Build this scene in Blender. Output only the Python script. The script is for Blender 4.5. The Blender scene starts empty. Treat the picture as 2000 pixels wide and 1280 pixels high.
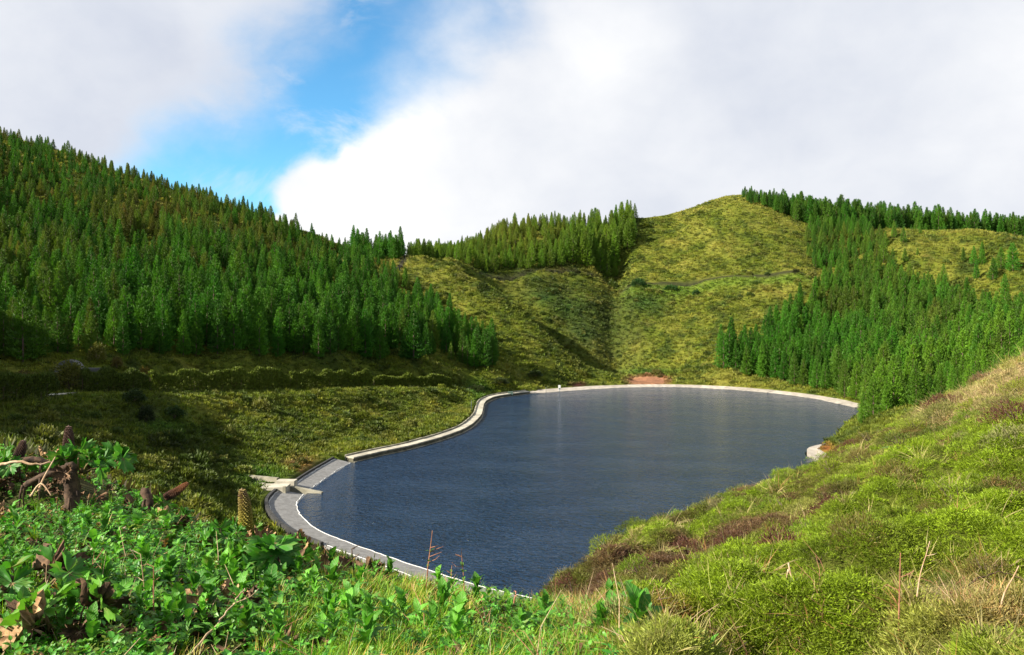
import bpy, bmesh, math, random
import numpy as np
from mathutils import Vector, Matrix, Euler

random.seed(7)
RNG = np.random.default_rng(11)
S = bpy.context.scene
COL = S.collection

# ------------------------------------------------------------------ camera
EYE = 20.0                 # metres above the lake
FPX, UC, VH = 1556.0, 1000.0, 600.0   # focal length, centre column and horizon row of a 2000 px wide picture
cam_d = bpy.data.cameras.new("camera")
cam = bpy.data.objects.new("camera", cam_d)
COL.objects.link(cam)
cam.location = (0, 0, EYE)
cam.rotation_euler = (math.radians(90), 0, 0)
cam_d.sensor_width = 36.0
cam_d.lens = 36.0 * FPX / 2000.0
cam_d.shift_y = -0.02
cam_d.clip_start = 0.1
cam_d.clip_end = 12000
S.camera = cam

# ------------------------------------------------------------------ sun and sky
SUN_EL, SUN_AZ = math.radians(31.0), math.radians(-114.0)   # azimuth from +Y towards +X
sun_dir = Vector((math.sin(SUN_AZ) * math.cos(SUN_EL), math.cos(SUN_AZ) * math.cos(SUN_EL), math.sin(SUN_EL)))
sl = bpy.data.lights.new("sun", 'SUN')
sl.energy = 5.0
sl.angle = math.radians(0.55)
sl.color = (1.0, 0.93, 0.80)
so = bpy.data.objects.new("sun", sl)
so.rotation_euler = sun_dir.to_track_quat('Z', 'Y').to_euler()
so.location = (-60, -20, 120)
COL.objects.link(so)

S.view_settings.view_transform = 'Standard'
S.view_settings.look = 'None'
S.view_settings.exposure = 1.5
S.view_settings.gamma = 1.0
S.view_settings.use_curve_mapping = False
S.render.engine = 'CYCLES'
S.cycles.max_bounces = 6
S.cycles.diffuse_bounces = 3
S.cycles.glossy_bounces = 2
S.cycles.transmission_bounces = 3
S.cycles.transparent_max_bounces = 4
S.cycles.use_adaptive_sampling = True
S.cycles.adaptive_threshold = 0.01
S.cycles.use_denoising = True
S.cycles.sample_clamp_indirect = 4.0


class NT:
    """small node-tree helper"""
    def __init__(self, tree):
        self.t = tree
        tree.nodes.clear()

    def n(self, kind, **kw):
        nd = self.t.nodes.new(kind)
        for k, v in kw.items():
            setattr(nd, k, v)
        return nd

    def put(self, sock, v):
        if isinstance(v, bpy.types.NodeSocket):
            self.t.links.new(v, sock)
        else:
            try:
                sock.default_value = v
            except Exception:
                if isinstance(v, (int, float)):
                    sock.default_value = (v, v, v)
                else:
                    sock.default_value = tuple(v) + (1.0,)

    def math(self, op, a, b=0.0, c=None, clamp=False):
        nd = self.n('ShaderNodeMath', operation=op, use_clamp=clamp)
        self.put(nd.inputs[0], a)
        self.put(nd.inputs[1], b)
        if c is not None:
            self.put(nd.inputs[2], c)
        return nd.outputs[0]

    def vmath(self, op, a, b=(0, 0, 0)):
        nd = self.n('ShaderNodeVectorMath', operation=op)
        self.put(nd.inputs[0], a)
        self.put(nd.inputs[1], b)
        return nd.outputs[0]

    def mix(self, fac, a, b, blend='MIX'):
        nd = self.n('ShaderNodeMix', data_type='RGBA', blend_type=blend)
        self.put(nd.inputs[0], fac)
        self.put(nd.inputs[6], a)
        self.put(nd.inputs[7], b)
        return nd.outputs[2]

    def step(self, v, lo, hi, smooth=True):
        nd = self.n('ShaderNodeMapRange', interpolation_type='SMOOTHSTEP' if smooth else 'LINEAR')
        self.put(nd.inputs[0], v)
        self.put(nd.inputs[1], lo)
        self.put(nd.inputs[2], hi)
        return nd.outputs[0]

    def noise(self, vec, scale, detail=4.0, rough=0.55, dist=0.0):
        nd = self.n('ShaderNodeTexNoise')
        if vec is not None:
            self.put(nd.inputs['Vector'], vec)
        nd.inputs['Scale'].default_value = scale
        nd.inputs['Detail'].default_value = detail
        nd.inputs['Roughness'].default_value = rough
        nd.inputs['Distortion'].default_value = dist
        return nd.outputs['Fac']


world = bpy.data.worlds.new("World")
S.world = world
world.use_nodes = True
w = NT(world.node_tree)
wout = w.n('ShaderNodeOutputWorld')
bg = w.n('ShaderNodeBackground')
bg.inputs['Strength'].default_value = 0.1
w.t.links.new(bg.outputs[0], wout.inputs[0])
sky = w.n('ShaderNodeTexSky', sky_type='NISHITA')
sky.sun_disc = False
sky.sun_elevation = SUN_EL
sky.sun_rotation = SUN_AZ
sky.altitude = 600
sky.air_density = 1.0
sky.dust_density = 0.3
sky.ozone_density = 2.0
tc = w.n('ShaderNodeTexCoord')
dirv = w.vmath('NORMALIZE', tc.outputs['Generated'])
sx = w.n('ShaderNodeSeparateXYZ')
w.put(sx.inputs[0], dirv)
az = w.math('ARCTAN2', sx.outputs[0], sx.outputs[1])
el = w.math('ARCSINE', sx.outputs[2])
# cloud texture space: directions, squeezed towards the horizon as a cloud deck is
cv = w.n('ShaderNodeCombineXYZ')
w.put(cv.inputs[0], az)
w.put(cv.inputs[1], w.math('MULTIPLY', el, 1.35))
cvec = cv.outputs[0]
big = w.noise(w.vmath('ADD', cvec, (3.1, 1.7, 0.0)), 3.2, 6.0, 0.52, 0.3)
mid = w.noise(w.vmath('ADD', cvec, (9.4, 4.2, 2.0)), 8.5, 7.0, 0.55, 0.2)
fine = w.noise(w.vmath('ADD', cvec, (1.3, 8.8, 5.0)), 20.0, 7.0, 0.6, 0.0)
wob = w.math('ADD', w.math('MULTIPLY', w.math('SUBTRACT', mid, 0.5), 0.13),
             w.math('ADD', w.math('MULTIPLY', w.math('SUBTRACT', big, 0.5), 0.16),
                    w.math('MULTIPLY', w.math('SUBTRACT', fine, 0.5), 0.03)))
# a long opening in the cloud deck, running down towards the left-hand ridge
q = w.math('MULTIPLY', w.math('SUBTRACT', w.math('ADD', az, 0.128), w.math('SUBTRACT', el, 0.360)), 0.7071)
qn = w.math('ADD', q, wob)
half = w.math('ADD', 0.066, w.math('MULTIPLY', w.math('SUBTRACT', 0.36, el), 0.05))
lft = w.step(qn, w.math('SUBTRACT', w.math('MULTIPLY', half, -1.0), 0.085), w.math('ADD', w.math('MULTIPLY', half, -1.0), 0.045))
edge_soft = w.math('ADD', 0.007, w.math('MULTIPLY', w.step(el, 0.17, 0.30), 0.085))
rgt = w.math('SUBTRACT', 1.0, w.step(qn, w.math('SUBTRACT', half, edge_soft), w.math('ADD', half, edge_soft)))
gap = w.math('MULTIPLY', lft, rgt)
# a small puffy cumulus standing in the lower end of the opening
for pa, pe, pr_ in ((-0.236, 0.146, 0.030), (-0.198, 0.140, 0.046), (-0.262, 0.124, 0.028)):
    dd = w.math('SQRT', w.math('ADD', w.math('POWER', w.math('SUBTRACT', az, pa), 2.0), w.math('POWER', w.math('SUBTRACT', el, pe), 2.0)))
    dd = w.math('ADD', dd, w.math('MULTIPLY', wob, 0.35))
    gap = w.math('MULTIPLY', gap, w.step(dd, pr_ - 0.010, pr_ + 0.010))
wisp = w.noise(w.vmath('ADD', cvec, (4.4, 2.6, 7.0)), 5.5, 6.0, 0.6, 0.8)
gap = w.math('MULTIPLY', gap, w.math('SUBTRACT', 1.0, w.math('MULTIPLY', w.step(wisp, 0.50, 0.72), 0.65)))
gap = w.math('MULTIPLY', gap, w.math('SUBTRACT', 1.0, w.step(w.math('ABSOLUTE', az), 0.7, 1.0)))
# the same deck breaks open here and there over the rest of the sky
brk = w.noise(w.vmath('ADD', dirv, (0.7, 5.2, 3.3)), 2.1, 5.0, 0.5, 0.2)
brk = w.math('MULTIPLY', w.step(brk, 0.53, 0.62), w.math('MAXIMUM', w.step(el, 0.42, 0.6), w.step(w.math('ABSOLUTE', az), 0.75, 1.0)))
gap = w.math('MAXIMUM', gap, w.math('MULTIPLY', brk, 0.95))
# cloud brightness: thin bright parts and thick greyer parts
lum = w.math('ADD', w.math('MULTIPLY', w.math('SUBTRACT', big, 0.5), 0.9), w.math('MULTIPLY', w.math('SUBTRACT', mid, 0.5), 0.55))
lobe_a = w.math('SUBTRACT', 1.0, w.step(w.math('SQRT', w.math('ADD', w.math('POWER', w.math('ADD', az, 0.16), 2.0),
        w.math('POWER', w.math('MULTIPLY', w.math('SUBTRACT', el, 0.155), 1.5), 2.0))), 0.02, 0.30))
lobe_b = w.math('SUBTRACT', 1.0, w.step(w.math('SQRT', w.math('ADD', w.math('POWER', w.math('SUBTRACT', az, 0.11), 2.0),
        w.math('POWER', w.math('MULTIPLY', w.math('SUBTRACT', el, 0.305), 1.2), 2.0))), 0.0, 0.13))
lum = w.math('ADD', lum, w.math('ADD', w.math('MULTIPLY', lobe_a, 0.55), w.math('MULTIPLY', lobe_b, 0.35)))
lumf = w.step(lum, -0.35, 0.50, False)
ccol = w.mix(lumf, (2.22, 2.40, 2.82), (3.8, 3.8, 3.8))
skyc = w.mix(1.0, sky.outputs[0], (0.37, 0.69, 0.78), 'MULTIPLY')
final = w.mix(gap, ccol, skyc)
w.put(bg.inputs['Color'], final)

# ------------------------------------------------------------------ helpers
def P(u, v, y):
    """world point seen at picture position (u, v) when it lies y metres ahead"""
    return ((u - UC) / FPX * y, y, EYE - (v - VH) / FPX * y)


def on_water(u, v, z=0.0):
    y = (EYE - z) * FPX / (v - VH)
    return ((u - UC) / FPX * y, y)


def link(o, parent=None):
    COL.objects.link(o)
    if parent is not None:
        o.parent = parent
    return o


def tag(o, label=None, cat=None, group=None, kind=None):
    if label: o["label"] = label
    if cat: o["category"] = cat
    if group: o["group"] = group
    if kind: o["kind"] = kind
    return o


def empty(name, loc, rz=0.0):
    o = bpy.data.objects.new(name, None)
    o.location = loc
    o.rotation_euler = (0, 0, rz)
    o.empty_display_size = 0.2
    return link(o)


def mesh_np(name, v, f, mats=(), smooth=False, mi=None, vcol=None):
    """mesh from an (n,3) array and an (m,3|4) array or a list of such arrays"""
    me = bpy.data.meshes.new(name)
    fl = f if isinstance(f, list) else [f]
    v = np.asarray(v, dtype=np.float32)
    loops = np.concatenate([np.asarray(a).reshape(-1) for a in fl]).astype(np.int32)
    tot = np.concatenate([np.full(len(a), np.asarray(a).shape[1], dtype=np.int32) for a in fl])
    start = np.concatenate([[0], np.cumsum(tot)[:-1]]).astype(np.int32)
    me.vertices.add(len(v))
    me.vertices.foreach_set('co', v.reshape(-1))
    me.loops.add(len(loops))
    me.loops.foreach_set('vertex_index', loops)
    me.polygons.add(len(tot))
    me.polygons.foreach_set('loop_start', start)
    me.polygons.foreach_set('loop_total', tot)
    if mi is not None:
        me.polygons.foreach_set('material_index', np.asarray(mi, dtype=np.int32))
    me.polygons.foreach_set('use_smooth', np.full(len(tot), smooth))
    for m in mats:
        me.materials.append(m)
    if vcol is not None:
        a = me.attributes.new('tint', 'FLOAT_COLOR', 'POINT')
        c = np.ones((len(v), 4), dtype=np.float32)
        c[:, :3] = vcol
        a.data.foreach_set('color', c.reshape(-1))
    me.update(calc_edges=True)
    me.validate()
    return me


def obj(name, me, parent=None):
    return link(bpy.data.objects.new(name, me), parent)


def _hash(ix, iy, seed):
    h = (ix.astype(np.int64) * 374761393 + iy.astype(np.int64) * 668265263 + seed * 1442695041) & 0xFFFFFFFF
    h = ((h ^ (h >> 13)) * 1274126177) & 0xFFFFFFFF
    h = (h ^ (h >> 16)) & 0xFFFFFF
    return h / float(0xFFFFFF)


def vnoise(x, y, seed=0):
    x = np.asarray(x, dtype=np.float64); y = np.asarray(y, dtype=np.float64)
    ix, iy = np.floor(x), np.floor(y)
    fx, fy = x - ix, y - iy
    fx = fx * fx * fx * (fx * (fx * 6 - 15) + 10); fy = fy * fy * fy * (fy * (fy * 6 - 15) + 10)
    a = _hash(ix, iy, seed); b = _hash(ix + 1, iy, seed); c = _hash(ix, iy + 1, seed); d = _hash(ix + 1, iy + 1, seed)
    return (a + (b - a) * fx) * (1 - fy) + (c + (d - c) * fx) * fy


def fbm(x, y, lam, seed=0, octs=4, rough=0.5):
    s = 0.0; amp = 1.0; tot = 0.0
    for k in range(octs):
        ca, sa = math.cos(0.6 + k), math.sin(0.6 + k)
        s = s + amp * (vnoise((x * ca - y * sa) / lam + 17.3 * k, (x * sa + y * ca) / lam - 9.1 * k, seed + k) - 0.5)
        tot += amp * 0.5
        amp *= rough; lam *= 0.5
    return s / tot


def sstep(a, b, x):
    t = np.clip((x - a) / (b - a), 0, 1)
    return t * t * (3 - 2 * t)


def catmull(pts, step, closed=False):
    pts = [np.array(p, dtype=float) for p in pts]
    n = len(pts)
    out = []
    rng = range(n) if closed else range(n - 1)
    for i in rng:
        p1, p2 = pts[i], pts[(i + 1) % n]
        p0 = pts[(i - 1) % n] if (closed or i > 0) else p1
        p3 = pts[(i + 2) % n] if (closed or i + 2 < n) else p2
        k = max(1, int(round(np.linalg.norm(p2 - p1) / step)))
        for j in range(k):
            t = j / k
            out.append(0.5 * ((2 * p1) + (-p0 + p2) * t + (2 * p0 - 5 * p1 + 4 * p2 - p3) * t * t + (-p0 + 3 * p1 - 3 * p2 + p3) * t ** 3))
    if not closed:
        out.append(pts[-1])
    return np.array(out)


# ------------------------------------------------------------------ shoreline (world metres, water at z = 0)
SH_NEAR = [on_water(*p) for p in ((1120, 1185), (1040, 1168), (960, 1150), (880, 1128), (800, 1101), (690, 1063), (625, 1036), (592, 1010), (581, 986), (597, 966))]
SH_RAMP = [on_water(*p) for p in ((606, 958), (645, 930), (686, 904))]
SH_WALL = [on_water(*p) for p in ((690, 903), (740, 891), (800, 878), (870, 858), (915, 839), (938, 818), (943, 803), (946, 792), (956, 784), (978, 777), (1035, 769.5))]
SH_FAR = [on_water(*p) for p in ((1036, 769), (1095, 764), (1180, 758.5), (1260, 756), (1340, 756.5), (1430, 761), (1520, 769), (1600, 780), (1672, 796))]
SH_HID = [(66.0, 151), (58, 137), (51.5, 125.5), (46.8, 117)]
SH_PROM = [(41.6, 111.5), (39.6, 107.5), (39.4, 102.5)]
SH_HID2 = [(36, 92), (28, 79), (20, 69), (12, 61)]
near_l = catmull(SH_NEAR, 1.2)
ramp_l = catmull(SH_RAMP, 1.2)
wall_l = catmull(SH_WALL, 1.2)
far_l = catmull(SH_FAR, 1.5)
hid_l = catmull([far_l[-1]] + SH_HID + SH_PROM + SH_HID2 + [near_l[0]], 2.0)
LAKE = np.concatenate([near_l, ramp_l, wall_l, far_l, hid_l[1:-1]])


def lake_sd(x, y):
    """signed distance to the shoreline, negative over the water"""
    x = np.asarray(x, dtype=np.float64).ravel(); y = np.asarray(y, dtype=np.float64).ravel()
    A = LAKE; B = np.roll(LAKE, -1, axis=0)
    best = np.full(len(x), 1e9); inside = np.zeros(len(x), dtype=bool)
    sel = (x > -80) & (x < 130) & (y > 20) & (y < 260)
    xs, ys = x[sel], y[sel]
    bb = np.full(len(xs), 1e9); ins = np.zeros(len(xs), dtype=bool)
    for (ax, ay), (bx, by) in zip(A, B):
        dx, dy = bx - ax, by - ay
        L2 = dx * dx + dy * dy + 1e-12
        t = np.clip(((xs - ax) * dx + (ys - ay) * dy) / L2, 0, 1)
        bb = np.minimum(bb, (xs - ax - t * dx) ** 2 + (ys - ay - t * dy) ** 2)
        c = ((ay > ys) != (by > ys))
        if c.any():
            xi = ax + (ys - ay) / (by - ay + 1e-15) * dx
            ins ^= c & (xs < xi)
    d = np.sqrt(bb); d[ins] *= -1
    best[sel] = d
    best[~sel] = 100.0
    return best


# ------------------------------------------------------------------ terrain heights
CP = []      # world control points
def cp(*rows):
    for (u, v, y) in rows:
        CP.append(P(u, v, y))
# the knoll the camera stands on
cp((-400, 1311, 3.5), (0, 1311, 3.5), (500, 1311, 3.5), (1000, 1311, 3.5), (1500, 1311, 3.5), (2000, 1311, 3.5), (2400, 1311, 3.5),
   (-300, 1110, 5), (0, 1120, 5), (300, 1135, 5), (600, 1165, 5), (900, 1192, 5), (1100, 1205, 5), (1500, 1160, 5), (2000, 1110, 5), (2400, 1100, 5),
   (-200, 985, 7), (0, 990, 7), (200, 1012, 7), (450, 1062, 7), (620, 1092, 7), (850, 1140, 6.5), (1030, 1178, 6.8),
   (-200, 895, 9), (0, 898, 9), (130, 903, 9), (250, 955, 9), (380, 1015, 8.8), (520, 1062, 8.2), (700, 1118, 7.6), (860, 1165, 7.8), (1040, 1195, 8.5),
   (0, 960, 14), (300, 1080, 14), (500, 1160, 14), (700, 1250, 14), (1000, 1300, 14),
   (-300, 880, 30), (0, 915, 30), (300, 1050, 30), (500, 1130, 30), (700, 1220, 30), (1000, 1270, 30),
   (0, 872, 50), (300, 985, 50), (500, 1060, 55), (700, 1150, 55), (1000, 1210, 48))
# heath slope on the right
cp((1100, 1150, 11), (1100, 1138, 15), (1100, 1230, 25), (1100, 1230, 45),
   (1240, 1200, 6), (1240, 1145, 10), (1240, 1062, 18), (1240, 1150, 30), (1240, 1160, 55),
   (1370, 1150, 7), (1370, 1080, 12), (1370, 1008, 22), (1370, 1080, 35), (1370, 1090, 60),
   (1500, 1100, 8), (1500, 1030, 14), (1500, 957, 26), (1500, 1010, 40), (1500, 985, 75),
   (1620, 1060, 9), (1620, 978, 16), (1620, 934, 30), (1620, 950, 45), (1620, 922, 85),
   (1720, 1000, 10), (1720, 905, 18), (1720, 856, 32), (1720, 872, 50), (1720, 885, 90),
   (1850, 950, 10), (1850, 855, 18), (1850, 790, 32), (1850, 825, 50), (1850, 802, 90), (1850, 792, 130),
   (2000, 900, 10), (2000, 785, 18), (2000, 708, 30), (2000, 750, 50), (2000, 745, 90), (2000, 724, 140),
   (2200, 820, 10), (2200, 690, 18), (2200, 630, 30), (2300, 660, 90),
   (1602, 884, 107), (1602, 864, 111), (1622, 848, 112), (1660, 828, 114), (1700, 815, 112), (1700, 832, 105), (1760, 800, 118))
# banks and slopes left of the lake
cp((0, 850, 70), (-300, 820, 80), (150, 852, 78), (300, 866, 88), (300, 962, 62), (450, 872, 100), (500, 1000, 74), (600, 852, 115), (500, 822, 115),
   (350, 802, 110), (700, 802, 138), (850, 804, 147),
   (-300, 790, 80), (0, 782, 92), (150, 772, 100), (420, 768, 125), (560, 763, 138), (740, 757, 155), (900, 759, 169), (960, 768, 177),
   (0, 765, 97), (150, 757, 105), (420, 755, 130), (560, 752, 143), (740, 748, 160), (900, 752, 173))
# wooded hill on the left
cp((965, 722, 187), (800, 712, 168), (650, 702, 153), (450, 697, 138), (200, 690, 119), (0, 700, 108), (-300, 690, 95),
   (0, 480, 180), (300, 520, 190), (500, 560, 195), (700, 602, 205), (150, 400, 220), (400, 450, 230), (600, 500, 235), (850, 640, 205),
   (-200, 210, 262), (0, 268, 270), (130, 302, 272), (300, 360, 275), (440, 402, 275), (530, 432, 272), (620, 468, 268), (700, 496, 264), (745, 507, 260),
   (0, 330, 350), (300, 420, 350), (530, 490, 340), (700, 545, 340))
# spur, gully, terrace and bowl behind the lake
cp((790, 510, 257), (880, 532, 252), (1000, 612, 230), (1100, 692, 213), (1205, 748, 206), (820, 622, 216), (900, 682, 202), (1000, 732, 192), (1100, 748, 196),
   (950, 572, 240), (950, 592, 255), (1000, 626, 247), (1050, 652, 221), (1050, 668, 239), (1100, 708, 229), (1000, 578, 273), (1100, 640, 257), (1150, 712, 230), (900, 521, 272), (1050, 531, 285), (1190, 543, 292), (840, 512, 266),
   (900, 514, 282), (1050, 522, 296), (1190, 532, 303), (850, 503, 300), (760, 505, 275),
   (1000, 446, 330), (1100, 440, 338), (1180, 448, 338), (930, 484, 322), (860, 505, 330), (760, 520, 320), (1000, 560, 430), (800, 600, 430), (1200, 560, 430),
   (1240, 429, 350), (1300, 424, 350), (1380, 400, 345), (1440, 388, 335), (1500, 402, 332), (1570, 441, 322), (1400, 470, 420), (1250, 500, 430), (1500, 480, 420),
   (1210, 548, 285), (1400, 549, 276), (1590, 544, 266), (1210, 551, 281), (1400, 552, 272), (1590, 547, 262), (1300, 480, 318), (1450, 470, 305),
   (1250, 736, 224), (1300, 738, 220), (1215, 738, 222), (1260, 745, 212), (1300, 642, 250), (1450, 642, 236), (1200, 645, 255), (1500, 620, 242), (1340, 715, 222), (1200, 700, 236))
# wooded hill on the right and the ridge behind it
cp((1330, 742, 212), (1400, 716, 210), (1480, 735, 202), (1600, 755, 187), (1680, 774, 172), (1780, 775, 158), (1900, 745, 150),
   (1600, 642, 240), (1600, 562, 270), (1600, 470, 302), (1750, 640, 230), (1750, 560, 260), (1750, 446, 292), (1900, 640, 212), (1900, 560, 246), (1900, 452, 280),
   (2000, 620, 200), (2000, 467, 270), (2300, 500, 250), (1750, 462, 312), (2000, 490, 302), (1900, 470, 305), (1650, 442, 330), (1750, 446, 342), (1900, 458, 342), (2000, 464, 342),
   (2300, 480, 340), (1650, 520, 430), (1900, 520, 430), (2300, 560, 430))


def polar(r, deg, z):
    a = math.radians(deg)
    CP.append((r * math.sin(a), r * math.cos(a), z))
for deg, zs in ((-55, (18.4, 17.6, 24, 50, 74, 40)), (-80, (18.4, 18.2, 22, 38, 54, 40)), (-120, (18.5, 19, 21, 26, 34, 34)), (180, (18.5, 19.5, 21, 24, 30, 30)),  # unseen hill off to the left is shaped to shade the lower-left bank
                (120, (18.6, 20.5, 22, 26, 36, 34)), (80, (18.5, 20.5, 23, 30, 46, 40)), (55, (18.5, 19.6, 22, 26, 50, 40))):
    for r, z in zip((5, 20, 60, 130, 280, 520), zs):
        polar(r, deg, z)
for deg in range(-180, 180, 20):
    polar(800, deg, 10); polar(2000, deg, -6); polar(6000, deg, -40)
CP = np.array(CP)
_r = np.hypot(CP[:, 0], CP[:, 1]); _th = np.arctan2(CP[:, 0], CP[:, 1])
_cen = np.stack([_th, np.log(_r)], 1)
_val = (CP[:, 2] - EYE) / _r
KTH = 2.4


def _ker(th, lr):
    d = th[:, None] - _cen[None, :, 0]
    d = (d + math.pi) % (2 * math.pi) - math.pi
    e = lr[:, None] - _cen[None, :, 1]
    return np.sqrt((KTH * d) ** 2 + e * e + 0.0025)


def _fit():
    n = len(_cen)
    K = -_ker(_cen[:, 0], _cen[:, 1]) - np.eye(n) * -0.004
    A = np.zeros((n + 2, n + 2)); A[:n, :n] = K
    A[:n, n] = 1; A[:n, n + 1] = _cen[:, 1]
    A[n:, :n] = A[:n, n:].T
    return np.linalg.solve(A, np.concatenate([_val, [0, 0]]))
_W = _fit()


def base_h(x, y):
    r = np.hypot(x, y); th = np.arctan2(x, y)
    rr = np.maximum(r, 3.0); lr = np.log(rr)
    out = np.empty(len(x))
    for i in range(0, len(x), 20000):
        sl_ = slice(i, i + 20000)
        out[sl_] = -_ker(th[sl_], lr[sl_]) @ _W[:-2] + _W[-2] + _W[-1] * lr[sl_]
    z = EYE + out * rr
    k = sstep(2.2, 3.6, r)
    return 18.4 * (1 - k) + z * k


def height(x, y, sd=None):
    x = np.atleast_1d(np.asarray(x, dtype=np.float64)); y = np.atleast_1d(np.asarray(y, dtype=np.float64))
    z = base_h(x, y)
    r = np.hypot(x, y)
    far = sstep(35, 70, r)
    mid = sstep(7, 14, r) * (1 - sstep(45, 80, r))
    near = 1 - sstep(9, 16, r)
    u = UC + FPX * x / np.maximum(y, 0.5)
    z = z + far * (fbm(x, y, 26, 3, 3) * 1.1 * sstep(60, 140, r) * np.where(x < 2, 0.25 + 0.75 * sstep(180, 200, r), 1.0) + fbm(x, y, 7, 5, 3) * 0.42)
    # level bench that carries the upper path and its hedge
    bl = [P(*p) for p in ((-300, 790, 80), (0, 782, 92), (150, 772, 100), (420, 768, 125), (560, 763, 138), (740, 757, 155), (900, 759, 169), (960, 768, 177))]
    bd_ = np.full(len(x), 1e9); bz_ = np.zeros(len(x))
    for (ax, ay, az_), (bx, by, bz2) in zip(bl[:-1], bl[1:]):
        dx, dy = bx - ax, by - ay
        tt = np.clip(((x - ax) * dx + (y - ay) * dy) / (dx * dx + dy * dy), 0, 1)
        dd = np.hypot(x - ax - tt * dx, y - ay - tt * dy)
        nb_ = dd < bd_
        bd_ = np.where(nb_, dd, bd_); bz_ = np.where(nb_, az_ + tt * (bz2 - az_), bz_)
    kb = 1 - sstep(2.8, 10.0, bd_)
    z = z * (1 - kb) + bz_ * kb
    # furrows running down the steep bowl
    fur = fbm(x * 1.0 + 0.35 * y, (y - 0.35 * x) * 0.22, 7, 41, 3)
    z = z + fur * 0.9 * sstep(195, 225, r) * (1 - sstep(300, 340, r))
    # crease below the end of the tree belt, spur crest left of it, terrace line across both
    def dline(pts):
        q = [P(*p)[:2] for p in pts]; d = np.full(len(x), 1e9)
        for (ax, ay), (bx, by) in zip(q[:-1], q[1:]):
            dx, dy = bx - ax, by - ay
            tt = np.clip(((x - ax) * dx + (y - ay) * dy) / (dx * dx + dy * dy), 0, 1)
            d = np.minimum(d, np.hypot(x - ax - tt * dx, y - ay - tt * dy))
        return d
    bowl = sstep(190, 205, r) * (1 - sstep(330, 350, r))
    z = z - bowl * 5.2 * np.exp(-(dline(((1206, 500, 312), (1203, 540, 291), (1196, 600, 268), (1198, 660, 250), (1208, 722, 231))) / 5.0) ** 2)
    z = z + bowl * 2.4 * np.exp(-(dline(((880, 532, 252), (950, 572, 240), (1000, 612, 230), (1100, 692, 213), (1190, 742, 207))) / 6.5) ** 2)
    z = z - bowl * 2.0 * np.exp(-(dline(((960, 600, 254), (1050, 664, 239), (1120, 712, 228))) / 5.0) ** 2)
    yl = np.interp(u, [780, 900, 1050, 1190, 1215, 1400, 1590, 1640], [256, 272, 285, 293, 286, 277, 267, 264])
    tt = y - yl
    te = bowl * sstep(780, 800, u) * (1 - sstep(1195, 1210, u))
    z = z + te * (1.7 * np.exp(-((tt + 2.0) / 2.2) ** 2) - 2.6 * np.exp(-((tt - 2.4) / 2.2) ** 2))
    bump = np.abs(fbm(x, y, 2.6, 9, 3))
    z = z + mid * (0.40 - 2.1 * bump + fbm(x, y, 7, 19, 2) * 0.4 + 0.16 * fbm(x, y, 0.9, 23, 2)) * 0.75
    z = z + near * fbm(x, y, 1.1, 13, 3) * 0.05
    hl = near * sstep(1150, 1300, u)
    z = z + hl * (0.26 - 1.15 * np.abs(fbm(x, y, 1.35, 29, 3)) + 0.09 * fbm(x, y, 0.35, 31, 2))
    z = z - near * 0.10 - mid * 0.05 * sstep(1000, 1150, u)
    if sd is None:
        sd = lake_sd(x, y)
    # the shore: a level strip as wide as the paving there, then a bank
    ws = np.where((x < 6) & (y > 102.5), 1.25, np.where((y > 140), 2.3, np.where(x < 8, 2.75, 1.1)))
    ws = np.where((x > 44) & (y > 113.5) & (y < 154), -0.35, ws)
    k = sstep(0.0, 7.0, sd - ws - 0.3)
    shore = np.where(sd < -0.4, -0.35 - 2.0 * sstep(0.4, 5, np.abs(sd)), -0.35 + (0.95 + 0.3 * (ws < 1.3)) * sstep(0.0, 0.7, sd - ws))
    z = np.where(sd < 12.0, shore * (1 - k) + np.maximum(z, 0.5) * k, z)
    return z


def h1(x, y):
    return float(height(np.array([x]), np.array([y]))[0])


def at(u, y):
    """ground point in column u, y metres ahead"""
    x = (u - UC) / FPX * y
    return Vector((x, y, h1(x, y)))


def at_many(u, y):
    x = (u - UC) / FPX * y
    return np.stack([x, y, height(x, y)], 1)


def uv_of(x, y, z):
    yy = np.maximum(y, 0.3)
    return UC + FPX * x / yy, VH - FPX * (z - EYE) / yy


# ------------------------------------------------------------------ ground colours (albedo of what grows there)
def blob(u, v, cu, cv_, ru, rv):
    return np.exp(-(((u - cu) / ru) ** 2 + ((v - cv_) / rv) ** 2))


def lerp3(a, b, t):
    return a + (np.asarray(b) - a) * t[:, None]


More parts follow.
